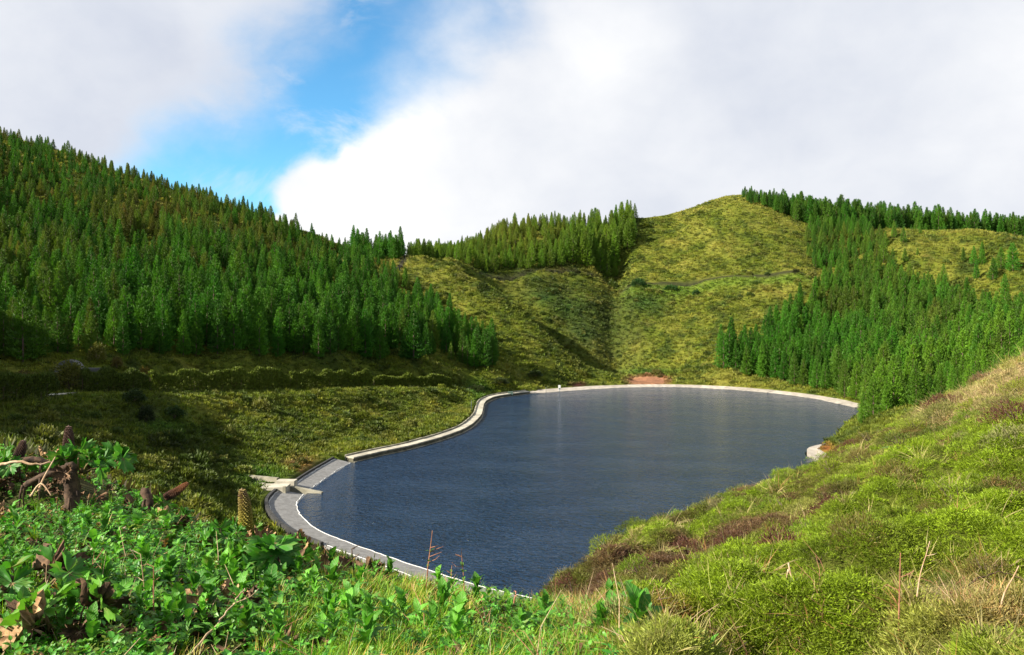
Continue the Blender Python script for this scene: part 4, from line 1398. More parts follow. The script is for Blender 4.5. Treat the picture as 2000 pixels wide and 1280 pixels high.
def stem_mat(name, a, b):
    m, t = mat(name)
    geo = t.n('ShaderNodeNewGeometry')
    nz = t.noise(geo.outputs['Position'], 16.0, 5, 0.7)
    out_surface(t, principled(t, t.mix(t.step(nz, 0.3, 0.7), a, b), 0.85, nz, 0.7, 0.01, 0.2))
    return m
M['stem'] = stem_mat('green_stem', (0.10, 0.10, 0.03), (0.17, 0.10, 0.05))
M['dry_stem'] = stem_mat('dry_stem', (0.28, 0.17, 0.09), (0.46, 0.34, 0.22))
M['red_stem'] = stem_mat('red_brown_stem', (0.18, 0.07, 0.035), (0.34, 0.17, 0.10))
M['dead_leaf'] = stem_mat('withered_leaf', (0.040, 0.024, 0.014), (0.165, 0.095, 0.050))
M['pale_dead'] = stem_mat('pale_withered_leaf', (0.20, 0.11, 0.05), (0.40, 0.26, 0.13))
M['rhizome'] = stem_mat('old_rhizome', (0.016, 0.010, 0.007), (0.100, 0.060, 0.036))
M['twig_grey'] = stem_mat('heather_twig', (0.05, 0.032, 0.026), (0.16, 0.11, 0.09))


def spike_mat(name, lo, hi, bump_c):
    m, t = mat(name)
    tc_ = t.n('ShaderNodeTexCoord')
    s_ = t.n('ShaderNodeSeparateXYZ'); t.put(s_.inputs[0], tc_.outputs['Generated'])
    geo = t.n('ShaderNodeNewGeometry')
    c = t.mix(t.step(s_.outputs[2], 0.25, 0.9), lo, hi)
    c = t.mix(t.math('MULTIPLY', geo.outputs['Random Per Island'], 0.55), c, bump_c)
    out_surface(t, principled(t, c, 0.6, None, 0, 0, 0.3))
    return m
M['spike_dark'] = spike_mat('ripe_seed_head', (0.030, 0.017, 0.013), (0.070, 0.034, 0.022), (0.10, 0.055, 0.035))
M['spike_olive'] = spike_mat('green_seed_head', (0.185, 0.165, 0.020), (0.085, 0.042, 0.022), (0.30, 0.235, 0.04))
M['spike_rust'] = spike_mat('rusty_seed_head', (0.045, 0.022, 0.015), (0.22, 0.085, 0.03), (0.14, 0.06, 0.03))

# leaf blades with a pale midrib and side veins
def veined(name, palm):
    m, t = mat(name)
    oi = t.n('ShaderNodeObjectInfo')
    tc_ = t.n('ShaderNodeTexCoord')
    s_ = t.n('ShaderNodeSeparateXYZ'); t.put(s_.inputs[0], tc_.outputs['Object'])
    X_, Y_ = s_.outputs[0], s_.outputs[1]
    ay = t.math('ABSOLUTE', Y_)
    if palm:
        ang = t.math('ARCTAN2', Y_, t.math('SUBTRACT', X_, 0.5))
        rib = t.math('POWER', t.math('ABSOLUTE', t.math('COSINE', t.math('MULTIPLY', ang, 4.2))), 14.0)
    else:
        mid_ = t.math('SUBTRACT', 1.0, t.step(ay, 0.008, 0.022))
        side = t.math('POWER', t.math('ABSOLUTE', t.math('SINE', t.math('MULTIPLY', t.math('SUBTRACT', X_, t.math('MULTIPLY', ay, 0.9)), 21.0))), 16.0)
        rib = t.math('MAXIMUM', mid_, t.math('MULTIPLY', side, 0.5))
    geo = t.n('ShaderNodeNewGeometry')
    nz = t.noise(geo.outputs['Position'], 11.0, 4, 0.65)
    blot = t.noise(geo.outputs['Position'], 4.5, 3, 0.6)
    c = t.mix(1.0, oi.outputs['Color'], t.mix(nz, (0.6, 0.62, 0.6), (1.4, 1.36, 1.3)), 'MULTIPLY')
    c = t.mix(t.math('MULTIPLY', t.step(blot, 0.60, 0.72), 0.55), c, (0.17, 0.13, 0.03))
    c = t.mix(t.math('MULTIPLY', rib, 0.45), c, (0.20, 0.27, 0.07))
    b = t.n('ShaderNodeBsdfPrincipled'); t.put(b.inputs['Base Color'], c); b.inputs['Roughness'].default_value = 0.5; b.inputs['Specular IOR Level'].default_value = 0.25
    bn_ = t.n('ShaderNodeBump'); bn_.inputs['Strength'].default_value = 0.6; bn_.inputs['Distance'].default_value = 0.006
    t.put(bn_.inputs['Height'], t.math('ADD', rib, nz)); t.t.links.new(bn_.outputs[0], b.inputs['Normal'])
    tr = t.n('ShaderNodeBsdfTranslucent'); t.put(tr.inputs['Color'], t.mix(1.0, c, (1.25, 1.35, 0.6), 'MULTIPLY'))
    ms = t.n('ShaderNodeMixShader'); ms.inputs[0].default_value = 0.28
    t.t.links.new(b.outputs[0], ms.inputs[1]); t.t.links.new(tr.outputs[0], ms.inputs[2])
    out_surface(t, ms.outputs[0])
    return m
M['leaf_vein'] = veined('veined_leaf', False)
M['leaf_palm'] = veined('lobed_leaf', True)

# ------------------------------------------------------------------ hedges and shrubs along the upper path
def bushy(seed, pts_fn, n, L, W, up=0.6):
    rng = np.random.default_rng(seed)
    pos, nrm_ = pts_fn(rng, n)
    d = nrm_ + rng.normal(0, 0.45, (n, 3)) + np.array([0, 0, up])
    return kites(pos, d, rng.uniform(0.6, 1.3, n) * L, rng.uniform(0.6, 1.3, n) * W, rng)


def dome_pts(rx, rz_, lump=0.25, seed=0, inner=0.35):
    def f(rng, n):
        a = rng.uniform(0, 6.28, n); c = rng.uniform(0.0, 1.0, n) ** 0.8
        e = np.arcsin(c)
        nr = np.stack([np.cos(a) * np.cos(e), np.sin(a) * np.cos(e), np.sin(e)], 1)
        k = 1 + lump * np.sin(3 * a + seed) * np.cos(4 * e + seed) + rng.normal(0, 0.06, n)
        k = k * (1 - inner * rng.uniform(0, 1, n) ** 2)
        p = nr * k[:, None] * np.array([rx, rx, rz_])
        return p, nr
    return f


M['shrub_one'] = foliage('shrub_leaves', 'OBJECT', 0.2, 0.55, 1.8)
HEDGE_LABELS = ['dark clipped hedge at the far left beside the footpath gap', 'dark hedge starting right of the footpath gap', 'stretch of dark hedge below the orange tipped shrubs',
                'longest stretch of olive hedge midway along the upper path', 'olive hedge stretch right of the longest one', 'last hedge stretch towards the lakeside wall']
hedge_runs = [((-60, 86.5), (103, 95.5)), ((160, 103.5), (288, 113.5)), ((292, 114), (403, 124)), ((407, 124.5), (562, 138.5)), ((566, 139), (724, 154)), ((730, 155), (880, 167.5))]
for hi_, ((u0, y0), (u1, y1)) in enumerate(hedge_runs):
    a = at(u0, y0); b = at(u1, y1)
    nseg = 26
    ctr = [a.lerp(b, k / nseg) for k in range(nseg + 1)]
    zz = height(np.array([c.x for c in ctr]), np.array([c.y for c in ctr]))
    hh = (3.2, 3.1, 3.0, 3.3, 3.0, 2.4)[hi_]; ww = (2.0, 1.6, 1.5, 1.5, 1.3, 1.1)[hi_]
    Lh = (b - a).length
    org = Vector((a.x, a.y, zz[0]))
    d = (b - a); d.z = 0; d.normalize(); sd_ = np.array([-d.y, d.x, 0])
    def hp(rng, n):
        s = rng.uniform(0, 1, n); e = rng.uniform(0, math.pi, n)
        lum_ = 0.70 + 0.42 * vnoise(s * Lh / 2.0, e * 0.7, 400 + hi_) + 0.10 * vnoise(s * Lh / 0.5, e * 3, 410 + hi_)
        endf = np.clip(np.minimum(s, 1 - s) * Lh / 1.2, 0.0, 1) ** 0.4
        k = lum_ * (1 - 0.25 * rng.uniform(0, 1, n) ** 2) * (0.80 + 0.20 * endf)
        x = np.interp(s, np.linspace(0, 1, nseg + 1), [c.x for c in ctr]); y = np.interp(s, np.linspace(0, 1, nseg + 1), [c.y for c in ctr]); z = np.interp(s, np.linspace(0, 1, nseg + 1), zz)
        up = np.abs(np.sin(e)) ** 0.7; sidew = np.cos(e)
        p = np.stack([x - org.x, y - org.y, z - org.z], 1) + sd_[None, :] * (sidew * ww / 2 * k)[:, None] + np.array([0, 0, 1.0])[None, :] * (up * hh * k)[:, None]
        nr = sd_[None, :] * sidew[:, None] + np.array([0, 0, 1.0])[None, :] * up[:, None]
        return p, nr
    V, Q = bushy(500 + hi_, hp, int(Lh * 520), 0.40, 0.085, 0.9)
    e_ = tag(empty('hedge', org), HEDGE_LABELS[hi_], 'hedge', 'hedges along the upper path')
    o = obj('foliage', mesh_np('foliage', V, Q, [M['shrub_one']]), e_); o.color = (0.100, 0.130, 0.014, 1) if hi_ > 1 else (0.065, 0.090, 0.012, 1)
    st = MB()
    for k in range(0, nseg, 2):
        c = ctr[k]; st.tube([(c.x - org.x, c.y - org.y, zz[k] - org.z - 0.1), (c.x - org.x + 0.1, c.y - org.y, zz[k] - org.z + hh * 0.8)], [0.05, 0.02], 5)
    obj('stems', st.mesh('stems', [M['bark']]), e_)['kind'] = 'stuff'

SHR = []
for k in range(4):
    V, Q = bushy(600 + k, dome_pts(0.5, 0.82, 0.22, k * 1.7), 1900, 0.10, 0.026, 0.2)
    stm = MB()
    for q in range(5):
        a = q * 1.26 + k
        stm.tube([(0, 0, -0.08), (0.1 * math.cos(a), 0.1 * math.sin(a), 0.25), (0.28 * math.cos(a), 0.28 * math.sin(a), 0.55)], [0.02, 0.014, 0.006], 5)
    SHR.append((stm.mesh('stems', [M['bark']]), mesh_np('foliage', V + np.array([0, 0, 0.08]), Q, [M['shrub_one']])))
shr_list = [  # u, y, height, width, colour, label
    (136, 104.6, 4.1, 4.3, (0.105, 0.105, 0.018), 'large round olive shrub standing in front of the tunnel portal'),
    (96, 101.5, 2.6, 2.0, (0.050, 0.075, 0.014), 'narrow green shrub just left of the portal shrub'),
    (46, 99.0, 2.9, 2.6, (0.095, 0.075, 0.018), 'broad rusty tipped shrub behind the leftmost hedge'),
    (8, 97.0, 2.7, 2.2, (0.070, 0.050, 0.014), 'dark rusty shrub at the left edge behind the hedge'),
    (172, 109.5, 2.4, 2.4, (0.050, 0.042, 0.012), 'brown green shrub right of the portal wall'),
    (190, 115.5, 2.6, 2.2, (0.105, 0.105, 0.016), 'round yellow green shrub above the portal wall'),
    (228, 117.0, 1.7, 1.5, (0.110, 0.085, 0.020), 'small orange tipped shrub between two rounder shrubs above the hedge'),
    (281, 119.0, 2.5, 1.9, (0.150, 0.105, 0.018), 'bright orange tipped shrub above the second hedge'),
    (312, 121.0, 1.8, 1.7, (0.120, 0.080, 0.018), 'small rusty shrub right of the bright orange tipped one'),
    (238, 113.0, 2.1, 2.3, (0.110, 0.062, 0.018), 'russet shrub close behind the second hedge'),
    (380, 127.5, 1.9, 2.2, (0.100, 0.070, 0.018), 'low russet shrub above the third hedge stretch'),
    (430, 131.5, 2.0, 2.0, (0.120, 0.090, 0.018), 'orange tipped shrub above the left end of the longest hedge'),
    (452, 133.0, 1.6, 1.7, (0.110, 0.070, 0.018), 'small russet shrub close beside an orange tipped one above the longest hedge'),
    (545, 141.5, 1.8, 2.2, (0.100, 0.090, 0.018), 'yellowish shrub above the right end of the longest hedge'),
    (582, 145.0, 2.2, 2.3, (0.115, 0.105, 0.018), 'round yellowish shrub near the foot of the left wood'),
    (618, 147.5, 2.3, 2.0, (0.105, 0.100, 0.018), 'tall yellowish shrub near the foot of the left wood'),
    (655, 150.5, 2.0, 2.2, (0.125, 0.100, 0.018), 'yellowish shrub at the right end of the shrub row'),
    (285, 98.0, 2.0, 1.8, (0.018, 0.028, 0.008), 'dark bush leaning down the bank below the hedge'),
    (262, 101.0, 1.6, 2.6, (0.030, 0.052, 0.010), 'low dark green bush on the bank below the hedge'),
    (340, 104.0, 1.5, 2.6, (0.030, 0.060, 0.010), 'spreading green bush halfway down the bank'),
    (860, 168.5, 2.0, 3.2, (0.045, 0.062, 0.012), 'low rounded bush at the lake end of the left wood'),
    (930, 176.0, 1.7, 4.0, (0.035, 0.052, 0.010), 'dark bush behind the bend of the lakeside wall'),
    (975, 184.5, 1.5, 4.2, (0.035, 0.050, 0.010), 'dark low bush behind the small grey green box'),
    (1045, 194.0, 1.4, 3.6, (0.036, 0.055, 0.010), 'low dark bush behind the thin pole on the far shore'),
    (1247, 281.0, 3.0, 5.0, (0.022, 0.062, 0.012), 'dark green bush on the bowl slope just under the terrace'),
    (1360, 270.0, 1.8, 2.6, (0.022, 0.060, 0.012), 'tiny dark bush alone on the open grass slope'),
    (1310, 277.0, 1.8, 4.4, (0.030, 0.085, 0.014), 'flat green bush right of the dark one under the terrace'),
]
for k, (u, y_, hh, ww, c, lab) in enumerate(shr_list):
    g = at(u, y_)
    e_ = tag(empty('shrub', g, k * 1.3), lab, 'shrub', 'shrubs around the lake')
    a, b = SHR[k % 4]
    for nm, me in (('stems', a), ('foliage', b)):
        o = obj(nm, me, e_); o.scale = (ww, ww, hh); o.color = c + (1,)
        if nm == 'stems': o['kind'] = 'stuff'

# ------------------------------------------------------------------ heath on the near right-hand slope
def heath_tuft(seed, n=165, r=0.15, h=0.15):
    rng = np.random.default_rng(seed)
    a = rng.uniform(0, 6.28, n); q_ = np.sqrt(rng.uniform(0, 1, n)) * r
    pos = np.stack([q_ * np.cos(a), q_ * np.sin(a), h * (0.35 - 0.5 * (q_ / r) ** 2) + rng.normal(0, 0.01, n)], 1)
    d = np.stack([np.cos(a) * q_ / r * 1.1 + rng.normal(0, 0.6, n), np.sin(a) * q_ / r * 1.1 + rng.normal(0, 0.6, n), rng.uniform(0.2, 1.0, n)], 1)
    return kites(pos, d, rng.uniform(0.022, 0.050, n), rng.uniform(0.0022, 0.0046, n), rng)
M['heath_mass'] = foliage('heath_sprigs', 'INSTANCER', 0.3, 0.5, 5.0, 0.6)
M['heath_one'] = foliage('heather_sprigs', 'OBJECT', 0.3, 0.5, 5.0, 0.6)
HT = []
for k in range(5):
    V, Q = heath_tuft(700 + k)
    HT.append(proto('heath_mass', mesh_np('heath_mass', V, Q, [M['heath_mass']])))
ST = []
for k in range(4):
    ST.append(proto('straw_mass', blade_tuft(720 + k, 18, 0.30, 0.0040, 0.06, 1.1).mesh('straw_mass', [M['heath_mass']])))
rh = np.random.default_rng(77)


def near_pts(n, r0, r1, u0, u1, rng):
    y = np.exp(rng.uniform(math.log(r0), math.log(r1), n)); u = rng.uniform(u0, u1, n)
    x = (u - UC) / FPX * y
    z = height(x, y)
    return x, y, z, u, uv_of(x, y, z)[1]
x, y, z, u, v = near_pts(68000, 2.2, 44, 1000, 2650, rh)
k = (u > 1060 + 140 * (1 - sstep(5, 9, y)) + 60 * fbm(x, y, 0.8, 741, 2))
x, y, z, u, v = x[k], y[k], z[k], u[k], v[k]; n_ = len(x)
c = ground_col(x, y, z) * rh.uniform(0.55, 1.5, n_)[:, None]
sc = np.clip(0.45 + 0.045 * y, 0.45, 1.7) * rh.uniform(0.7, 1.35, n_)
scatter('heath', np.stack([x, y, z], 1), np.stack([rh.normal(0, 0.25, n_), rh.normal(0, 0.25, n_), rh.uniform(0, 6.28, n_)], 1), np.stack([sc, sc, sc * rh.uniform(0.7, 1.25, n_)], 1),
        rh.integers(0, 5, n_), c, HT, 'fine mossy green heath covering the near slope right of the lake')
x, y, z, u, v = near_pts(20000, 2.6, 42, 1060, 2450, rh)
dens = 0.08 + 0.24 * np.clip(fbm(x, y, 2.0, 751, 3) + 0.2, 0, 1) + 0.9 * (blob(u, v, 1860, 795, 60, 32) + blob(u, v, 1960, 735, 80, 45)) * (y > 14) + 0.8 * blob(u, v, 1900, 1190, 130, 75) * (y < 11) + 0.4 * blob(u, v, 1500, 1240, 300, 40)
k = rh.uniform(0, 1, len(x)) < dens
x, y, z = x[k], y[k], z[k]; n_ = len(x); u = u[k]; v = v[k]
c = np.tile(np.array([0.36, 0.28, 0.13]), (n_, 1)); c = lerp3(c, (0.20, 0.22, 0.03), rh.uniform(0, 1, n_) ** 1.3); c = lerp3(c, (0.30, 0.14, 0.05), (rh.uniform(0, 1, n_) < 0.18) * 0.8)
sc = np.clip(0.45 + 0.045 * y, 0.5, 1.8) * rh.uniform(0.6, 1.3, n_)
scatter('dry_grass', np.stack([x, y, z], 1), np.stack([rh.normal(0, 0.4, n_), rh.normal(0, 0.4, n_), rh.uniform(0, 6.28, n_)], 1), np.stack([sc, sc, sc * 0.8], 1), rh.integers(0, 4, n_), c, ST,
        'wispy straw coloured grass growing through the heath')

HB = []
for k in range(5):
    rng = np.random.default_rng(760 + k)
    V, Q = bushy(760 + k, dome_pts(0.42, 0.40, 0.20, k * 2.1, 0.25), 1900, 0.060, 0.0055, 0.45)
    tw = MB()
    for q in range(14):
        a = rng.uniform(0, 6.28); e = rng.uniform(0.3, 1.0)
        tw.tube([(0.03 * math.cos(a), 0.03 * math.sin(a), -0.05), (0.2 * math.cos(a) * e, 0.2 * math.sin(a) * e, 0.16), (0.38 * math.cos(a) * e, 0.38 * math.sin(a) * e, 0.34)], [0.008, 0.006, 0.002], 4)
    HB.append((tw.mesh('twigs', [M['twig_grey']]), mesh_np('foliage', V, Q, [M['heath_one']])))
GREENH, OLIVEH, BROWNH, PALEH = (0.105, 0.165, 0.008), (0.070, 0.095, 0.009), (0.090, 0.036, 0.022), (0.22, 0.185, 0.10)
hb = [  # u, y, scale, colour, label
    (1092, 12.0, 1.5, OLIVEH, 'olive heather hump at the lowest tip of the slope above the water'), (1120, 13.5, 1.1, BROWNH, 'brown heather beside the lowest tip of the slope'),
    (1185, 15.5, 1.0, BROWNH, 'dark brown heather on the edge just above the lowest humps'), (1245, 18.0, 1.3, OLIVEH, 'green heather knob on the skyline edge against the open water'),
    (1330, 20.0, 1.3, GREENH, 'green heather on the edge midway along the water'), (1400, 22.0, 1.7, OLIVEH, 'rounded olive heather on the edge midway along the water'),
    (1422, 20.5, 1.5, BROWNH, 'dark brown heather below the rounded edge bush'), (1470, 23.5, 1.6, OLIVEH, 'olive heather hump on the edge above a brown hollow'), (1455, 21.0, 1.4, BROWNH, 'brown heather filling the hollow under the edge'),
    (1540, 24.5, 1.7, GREENH, 'bright heather hump on the edge left of the deep cleft'), (1580, 25.0, 2.0, OLIVEH, 'large dark olive heather beside the deep cleft'), (1600, 23.5, 1.6, BROWNH, 'brown heather low in the deep cleft'),
    (1640, 26.5, 1.8, BROWNH, 'brown heather right of the deep cleft'), (1672, 27.5, 1.7, BROWNH, 'purple brown heather patch above the cleft'), (1700, 28.5, 1.6, OLIVEH, 'olive heather under the pale ledge'),
    (1850, 23.0, 1.7, BROWNH, 'brown heather on the upper slope below the dry grass'), (1840, 19.0, 1.3, OLIVEH, 'small olive heather on the upper slope'), (1960, 25.0, 1.8, BROWNH, 'brown heather under the dry grass at the right edge'),
    (1870, 14.5, 1.3, BROWNH, 'brown heather in the middle of the upper slope'), (1760, 17.0, 1.2, OLIVEH, 'olive heather above the leafy rosette'), (1660, 12.5, 1.2, BROWNH, 'grey brown heather patch mid slope'),
    (1690, 12.0, 1.1, PALEH, 'pale grey heather with bleached tips mid slope'), (1640, 10.5, 1.1, BROWNH, 'dark heather just below the bleached one'), (1960, 13.0, 1.2, PALEH, 'pale twiggy heather near the right edge'),
    (1990, 11.0, 1.2, BROWNH, 'brown twiggy heather at the right edge'), (1780, 9.5, 1.0, BROWNH, 'dark brown heather above the big green cushion'), (1590, 9.0, 1.0, GREENH, 'green cushion of heather mid slope'),
    (1745, 7.6, 1.6, GREENH, 'big green heather cushion with a dark hollow below it'), (1800, 7.4, 1.3, OLIVEH, 'right half of the big heather cushion'), (1690, 7.0, 1.2, OLIVEH, 'left shoulder of the big heather cushion'),
    (1655, 6.4, 0.7, BROWNH, 'grey purple heather sprig tuft beside the hollow'), (1715, 5.7, 0.7, GREENH, 'small green heather in the dark hollow'), (1675, 5.6, 0.6, OLIVEH, 'small olive heather under the hollow'),
    (1530, 8.0, 0.9, BROWNH, 'dark heather hollow behind the forked dry branch'), (1480, 7.4, 0.9, OLIVEH, 'olive heather left of the forked dry branch'), (1585, 6.7, 0.9, OLIVEH, 'olive heather right of the forked dry branch'),
    (1420, 7.0, 0.8, OLIVEH, 'olive heather behind the leafy plants'), (1300, 9.0, 1.0, OLIVEH, 'dark olive heather above the red twigs'), (1250, 11.0, 1.0, GREENH, 'green heather low on the slope near the water'),
    (1350, 12.5, 1.1, BROWNH, 'brown heather low on the slope near the water'), (1440, 13.0, 1.0, OLIVEH, 'olive heather midway between water edge and forked branch'), (1520, 14.5, 1.1, GREENH, 'green heather near the small yellow ferns'),
    (1540, 17.0, 1.2, OLIVEH, 'olive heather below the edge humps'), (1860, 6.0, 0.6, OLIVEH, 'small olive heather in the dry bracken'), (1960, 5.2, 0.6, BROWNH, 'dark heather clump at the lower right corner'),
    (1890, 5.0, 0.5, BROWNH, 'dark brown heather clump under the dry bracken'), (1830, 4.5, 0.45, GREENH, 'tiny green heather at the bottom edge'), (1740, 4.6, 0.45, GREENH, 'small bright heather at the bottom edge beside the twigs'),
    (1900, 17.0, 1.2, GREENH, 'green heather beside the leafy rosette'), (1780, 22.0, 1.4, GREENH, 'green heather in the upper middle of the slope'),
]
for k, (u, y_, s_, c, lab) in enumerate(hb):
    g = at(u, y_)
    e_ = tag(empty('heather_bush', (g.x, g.y, g.z - 0.02 * s_), k * 2.1), lab, 'heather', 'heather bushes on the right slope')
    a, b = HB[k % 5]
    for nm, me in (('twigs', a), ('foliage', b)):
        o = obj(nm, me, e_); o.scale = (s_ * 0.85, s_ * 0.85, s_ * (0.75 if s_ < 1 else 0.62)); o.color = c + (1,)
        if nm == 'twigs': o['kind'] = 'stuff'

# many more cushions between the ones named above, told apart by what they grow next to
HL = [('the forked dry branch', 1530, 1170), ('the big heather cushion', 1750, 1120), ('the leafy rosette', 1925, 960), ('the deep cleft', 1600, 945), ('the dry grass brow', 1880, 780), ('the lowest tip of the slope', 1095, 1145),
      ('the red dry twigs', 1310, 1200), ('the dry bracken', 1900, 1190), ('the spiky green fern', 1755, 910), ('the yellow green fern', 1560, 1020), ('the yellowing fern', 1310, 1085), ('the concrete ledge', 1620, 905)]
rq = np.random.default_rng(321)
hs = []
tries = 0
CU = rq.uniform(1080, 2010, 6000); CY = np.exp(rq.uniform(math.log(4.2), math.log(31), 6000)); CG = at_many(CU, CY)
while len(hs) < 150 and tries < 6000:
    tries += 1
    u_, y_ = CU[tries - 1], CY[tries - 1]
    g = Vector(CG[tries - 1]); vv = VH - FPX * (g.z - EYE) / y_
    if vv > 1290 or u_ < 1060 + 140 * (1 - min(1, max(0, (y_ - 5) / 4))): continue
    s_ = (0.34 + 0.048 * y_) * rq.uniform(0.7, 1.35)
    px_ = 0.36 * s_ / y_ * FPX
    if any((u_ - a) ** 2 + (2.0 * (vv - b)) ** 2 < (0.8 * (px_ + p2)) ** 2 for a, b, p2, *_ in hs): continue
    hs.append((u_, vv, px_, s_, g))
byh = {}
for h_ in hs:
    d_ = [((h_[0] - a) ** 2 + (h_[1] - b) ** 2, nm) for nm, a, b in HL]
    byh.setdefault(min(d_)[1], []).append((min(d_)[0], h_))
nh = 0
for nm, lst in byh.items():
    lst.sort(key=lambda a: a[0])
    for k, (_, (u_, vv, px_, s_, g)) in enumerate(lst):
        cc = ground_col(np.array([g.x]), np.array([g.y]), np.array([g.z]))[0]
        pick_ = rq.uniform()
        word, base = ('green', GREENH) if pick_ < 0.36 else ('olive', OLIVEH) if pick_ < 0.64 else ('brown', BROWNH) if pick_ < 0.91 else ('pale', PALEH)
        cc = 0.35 * cc + 0.65 * np.array(base)
        if word == 'green': cc = cc * np.array([1.35, 1.25, 0.9])
        lab = f'{word} heather cushion, {WORDS[k % 20]} nearest of the small cushions around {nm}'
        e_ = tag(empty('heather_bush', (g.x, g.y, g.z - 0.06 * s_), rq.uniform(0, 6.28)), lab, 'heather', 'heather bushes on the right slope')
        a, b = HB[nh % 5]; nh += 1
        for nm2, me in (('twigs', a), ('foliage', b)):
            o = obj(nm2, me, e_); o.scale = (s_ * 0.85, s_ * 0.85, s_ * rq.uniform(0.55, 0.85)); o.color = tuple(cc) + (1,)
            if nm2 == 'twigs': o['kind'] = 'stuff'

# ------------------------------------------------------------------ undergrowth on the knoll
SPR, GRS, BIG = [], [], []
for k in range(6):
    SPR.append(proto('leafy_mass', sprig(800 + k, n=9 + k % 4, hgt=0.15 + 0.02 * (k % 3), L=0.056 + 0.008 * (k % 3), W=0.020 + 0.003 * (k % 2)).mesh('leafy_mass', [M['leaf_mass'], M['stem']])))
for k in range(3):      # low plants with small lobed leaves
    rng = np.random.default_rng(840 + k); mb = MB()
    for q in range(6):
        V, Q, T = palmate(850 + 7 * k + q, 0.03, 26, 5, 0.15, rng.uniform(0.030, 0.052))
        a = q * 2.4 + rng.normal(0, 0.3); hgt_ = rng.uniform(0.06, 0.15); o_ = np.array([0.06 * math.cos(a), 0.06 * math.sin(a), hgt_])
        mb.tube([(0, 0, -0.02), tuple(o_ * np.array([0.5, 0.5, 0.7])), tuple(o_)], [0.002, 0.0016, 0.0012], 4, 1)
        mb.add(V @ rotmat(rng.normal(0, 0.3), rng.uniform(0.0, 0.5), a).T + o_, Q, T, 0)
    SPR.append(proto('leafy_mass', mb.mesh('leafy_mass', [M['leaf_mass'], M['stem']], True)))
for k in range(5):
    GRS.append(proto('grass_mass', blade_tuft(820 + k, 15, 0.24, 0.0042, 0.05, 0.7).mesh('grass_mass', [M['leaf_mass']])))
ru = np.random.default_rng(99)
x, y, z, u, v = near_pts(40000, 2.0, 13.5, -600, 1330, ru)
nn = fbm(x, y, 0.9, 861, 3)
grassy = sstep(470, 760, u + 260 * nn)
bare = np.clip(1.3 * blob(u, v, 60, 985, 170, 70) * (y > 5.6) + 0.5 * blob(u, v, 690, 1090, 60, 25), 0, 1)
uheath = 1060 + 140 * (1 - sstep(5, 9, y)) + 60 * nn
p_leaf = (1 - grassy) * (1 - 0.8 * bare) * 0.85 + 0.22 * grassy
p_leaf = p_leaf * (u < uheath + 40)
holes = sstep(-0.42, 0.10, fbm(x, y, 0.42, 881, 3))
k = ru.uniform(0, 1, len(x)) < p_leaf * 0.80 * holes
xl, yl, zl, ul, vl = x[k], y[k], z[k], u[k], v[k]; n_ = len(xl)
c = np.tile(np.array([0.042, 0.195, 0.014]), (n_, 1)); c = lerp3(c, (0.105, 0.310, 0.028), ru.uniform(0, 1, n_) ** 1.2); c = lerp3(c, (0.16, 0.20, 0.025), ru.uniform(0, 1, n_) ** 4)
c = lerp3(c, (0.20, 0.08, 0.03), (ru.uniform(0, 1, n_) < 0.05) * 0.8)
sc = np.clip(0.50 + 0.04 * yl, 0.6, 0.95) * ru.uniform(0.6, 1.3, n_)
scatter('undergrowth', np.stack([xl, yl, zl], 1), np.stack([ru.normal(0, 0.3, n_), ru.normal(0, 0.3, n_), ru.uniform(0, 6.28, n_)], 1), np.stack([sc, sc, sc], 1), ru.integers(0, 9, n_), c, SPR,
        'low leafy green undergrowth covering the near bank')
x, y, z, u, v = near_pts(40000, 2.0, 13.5, -600, 1420, ru)
nn = fbm(x, y, 0.9, 861, 3)
grassy = sstep(430, 720, u + 260 * nn)
uheath = 1090 + 170 * (1 - sstep(4.5, 8, y)) + 60 * nn
bare = np.clip(1.3 * blob(u, v, 60, 985, 170, 70) * (y > 5.6), 0, 1)
holes = sstep(-0.5, 0.05, fbm(x, y, 0.5, 883, 3))
k = ru.uniform(0, 1, len(x)) < (0.10 + 0.60 * grassy) * (u < uheath) * (1 - 0.7 * bare) * holes
x, y, z, u, v = x[k], y[k], z[k], u[k], v[k]; n_ = len(x)
c = np.tile(np.array([0.085, 0.250, 0.010]), (n_, 1)); c = lerp3(c, (0.21, 0.30, 0.012), ru.uniform(0, 1, n_) ** 1.2)
straw = np.clip(0.10 + 0.8 * blob(u, v, 860, 1140, 110, 30) + 0.35 * np.clip(fbm(x, y, 0.5, 871, 2), 0, 1), 0, 1)
c = lerp3(c, (0.46, 0.29, 0.08), (ru.uniform(0, 1, n_) < straw) * ru.uniform(0.5, 1.0, n_))
sc = np.clip(0.42 + 0.045 * y, 0.5, 0.9) * ru.uniform(0.5, 1.25, n_)
scatter('meadow_grass', np.stack([x, y, z], 1), np.stack([ru.normal(0, 0.3, n_), ru.normal(0, 0.3, n_), ru.uniform(0, 6.28, n_)], 1), np.stack([sc, sc, sc], 1), ru.integers(0, 5, n_), c, GRS,
        'bright green and straw coloured grass on the near bank')

# ------------------------------------------------------------------ giant rhubarb plants
PAL = [palmate(900 + k, 0.022, 64, 7 + k % 2, 0.16) for k in range(4)]
PALD = [palmate(920 + k, 0.085, 56, 5, 0.60) for k in range(3)]


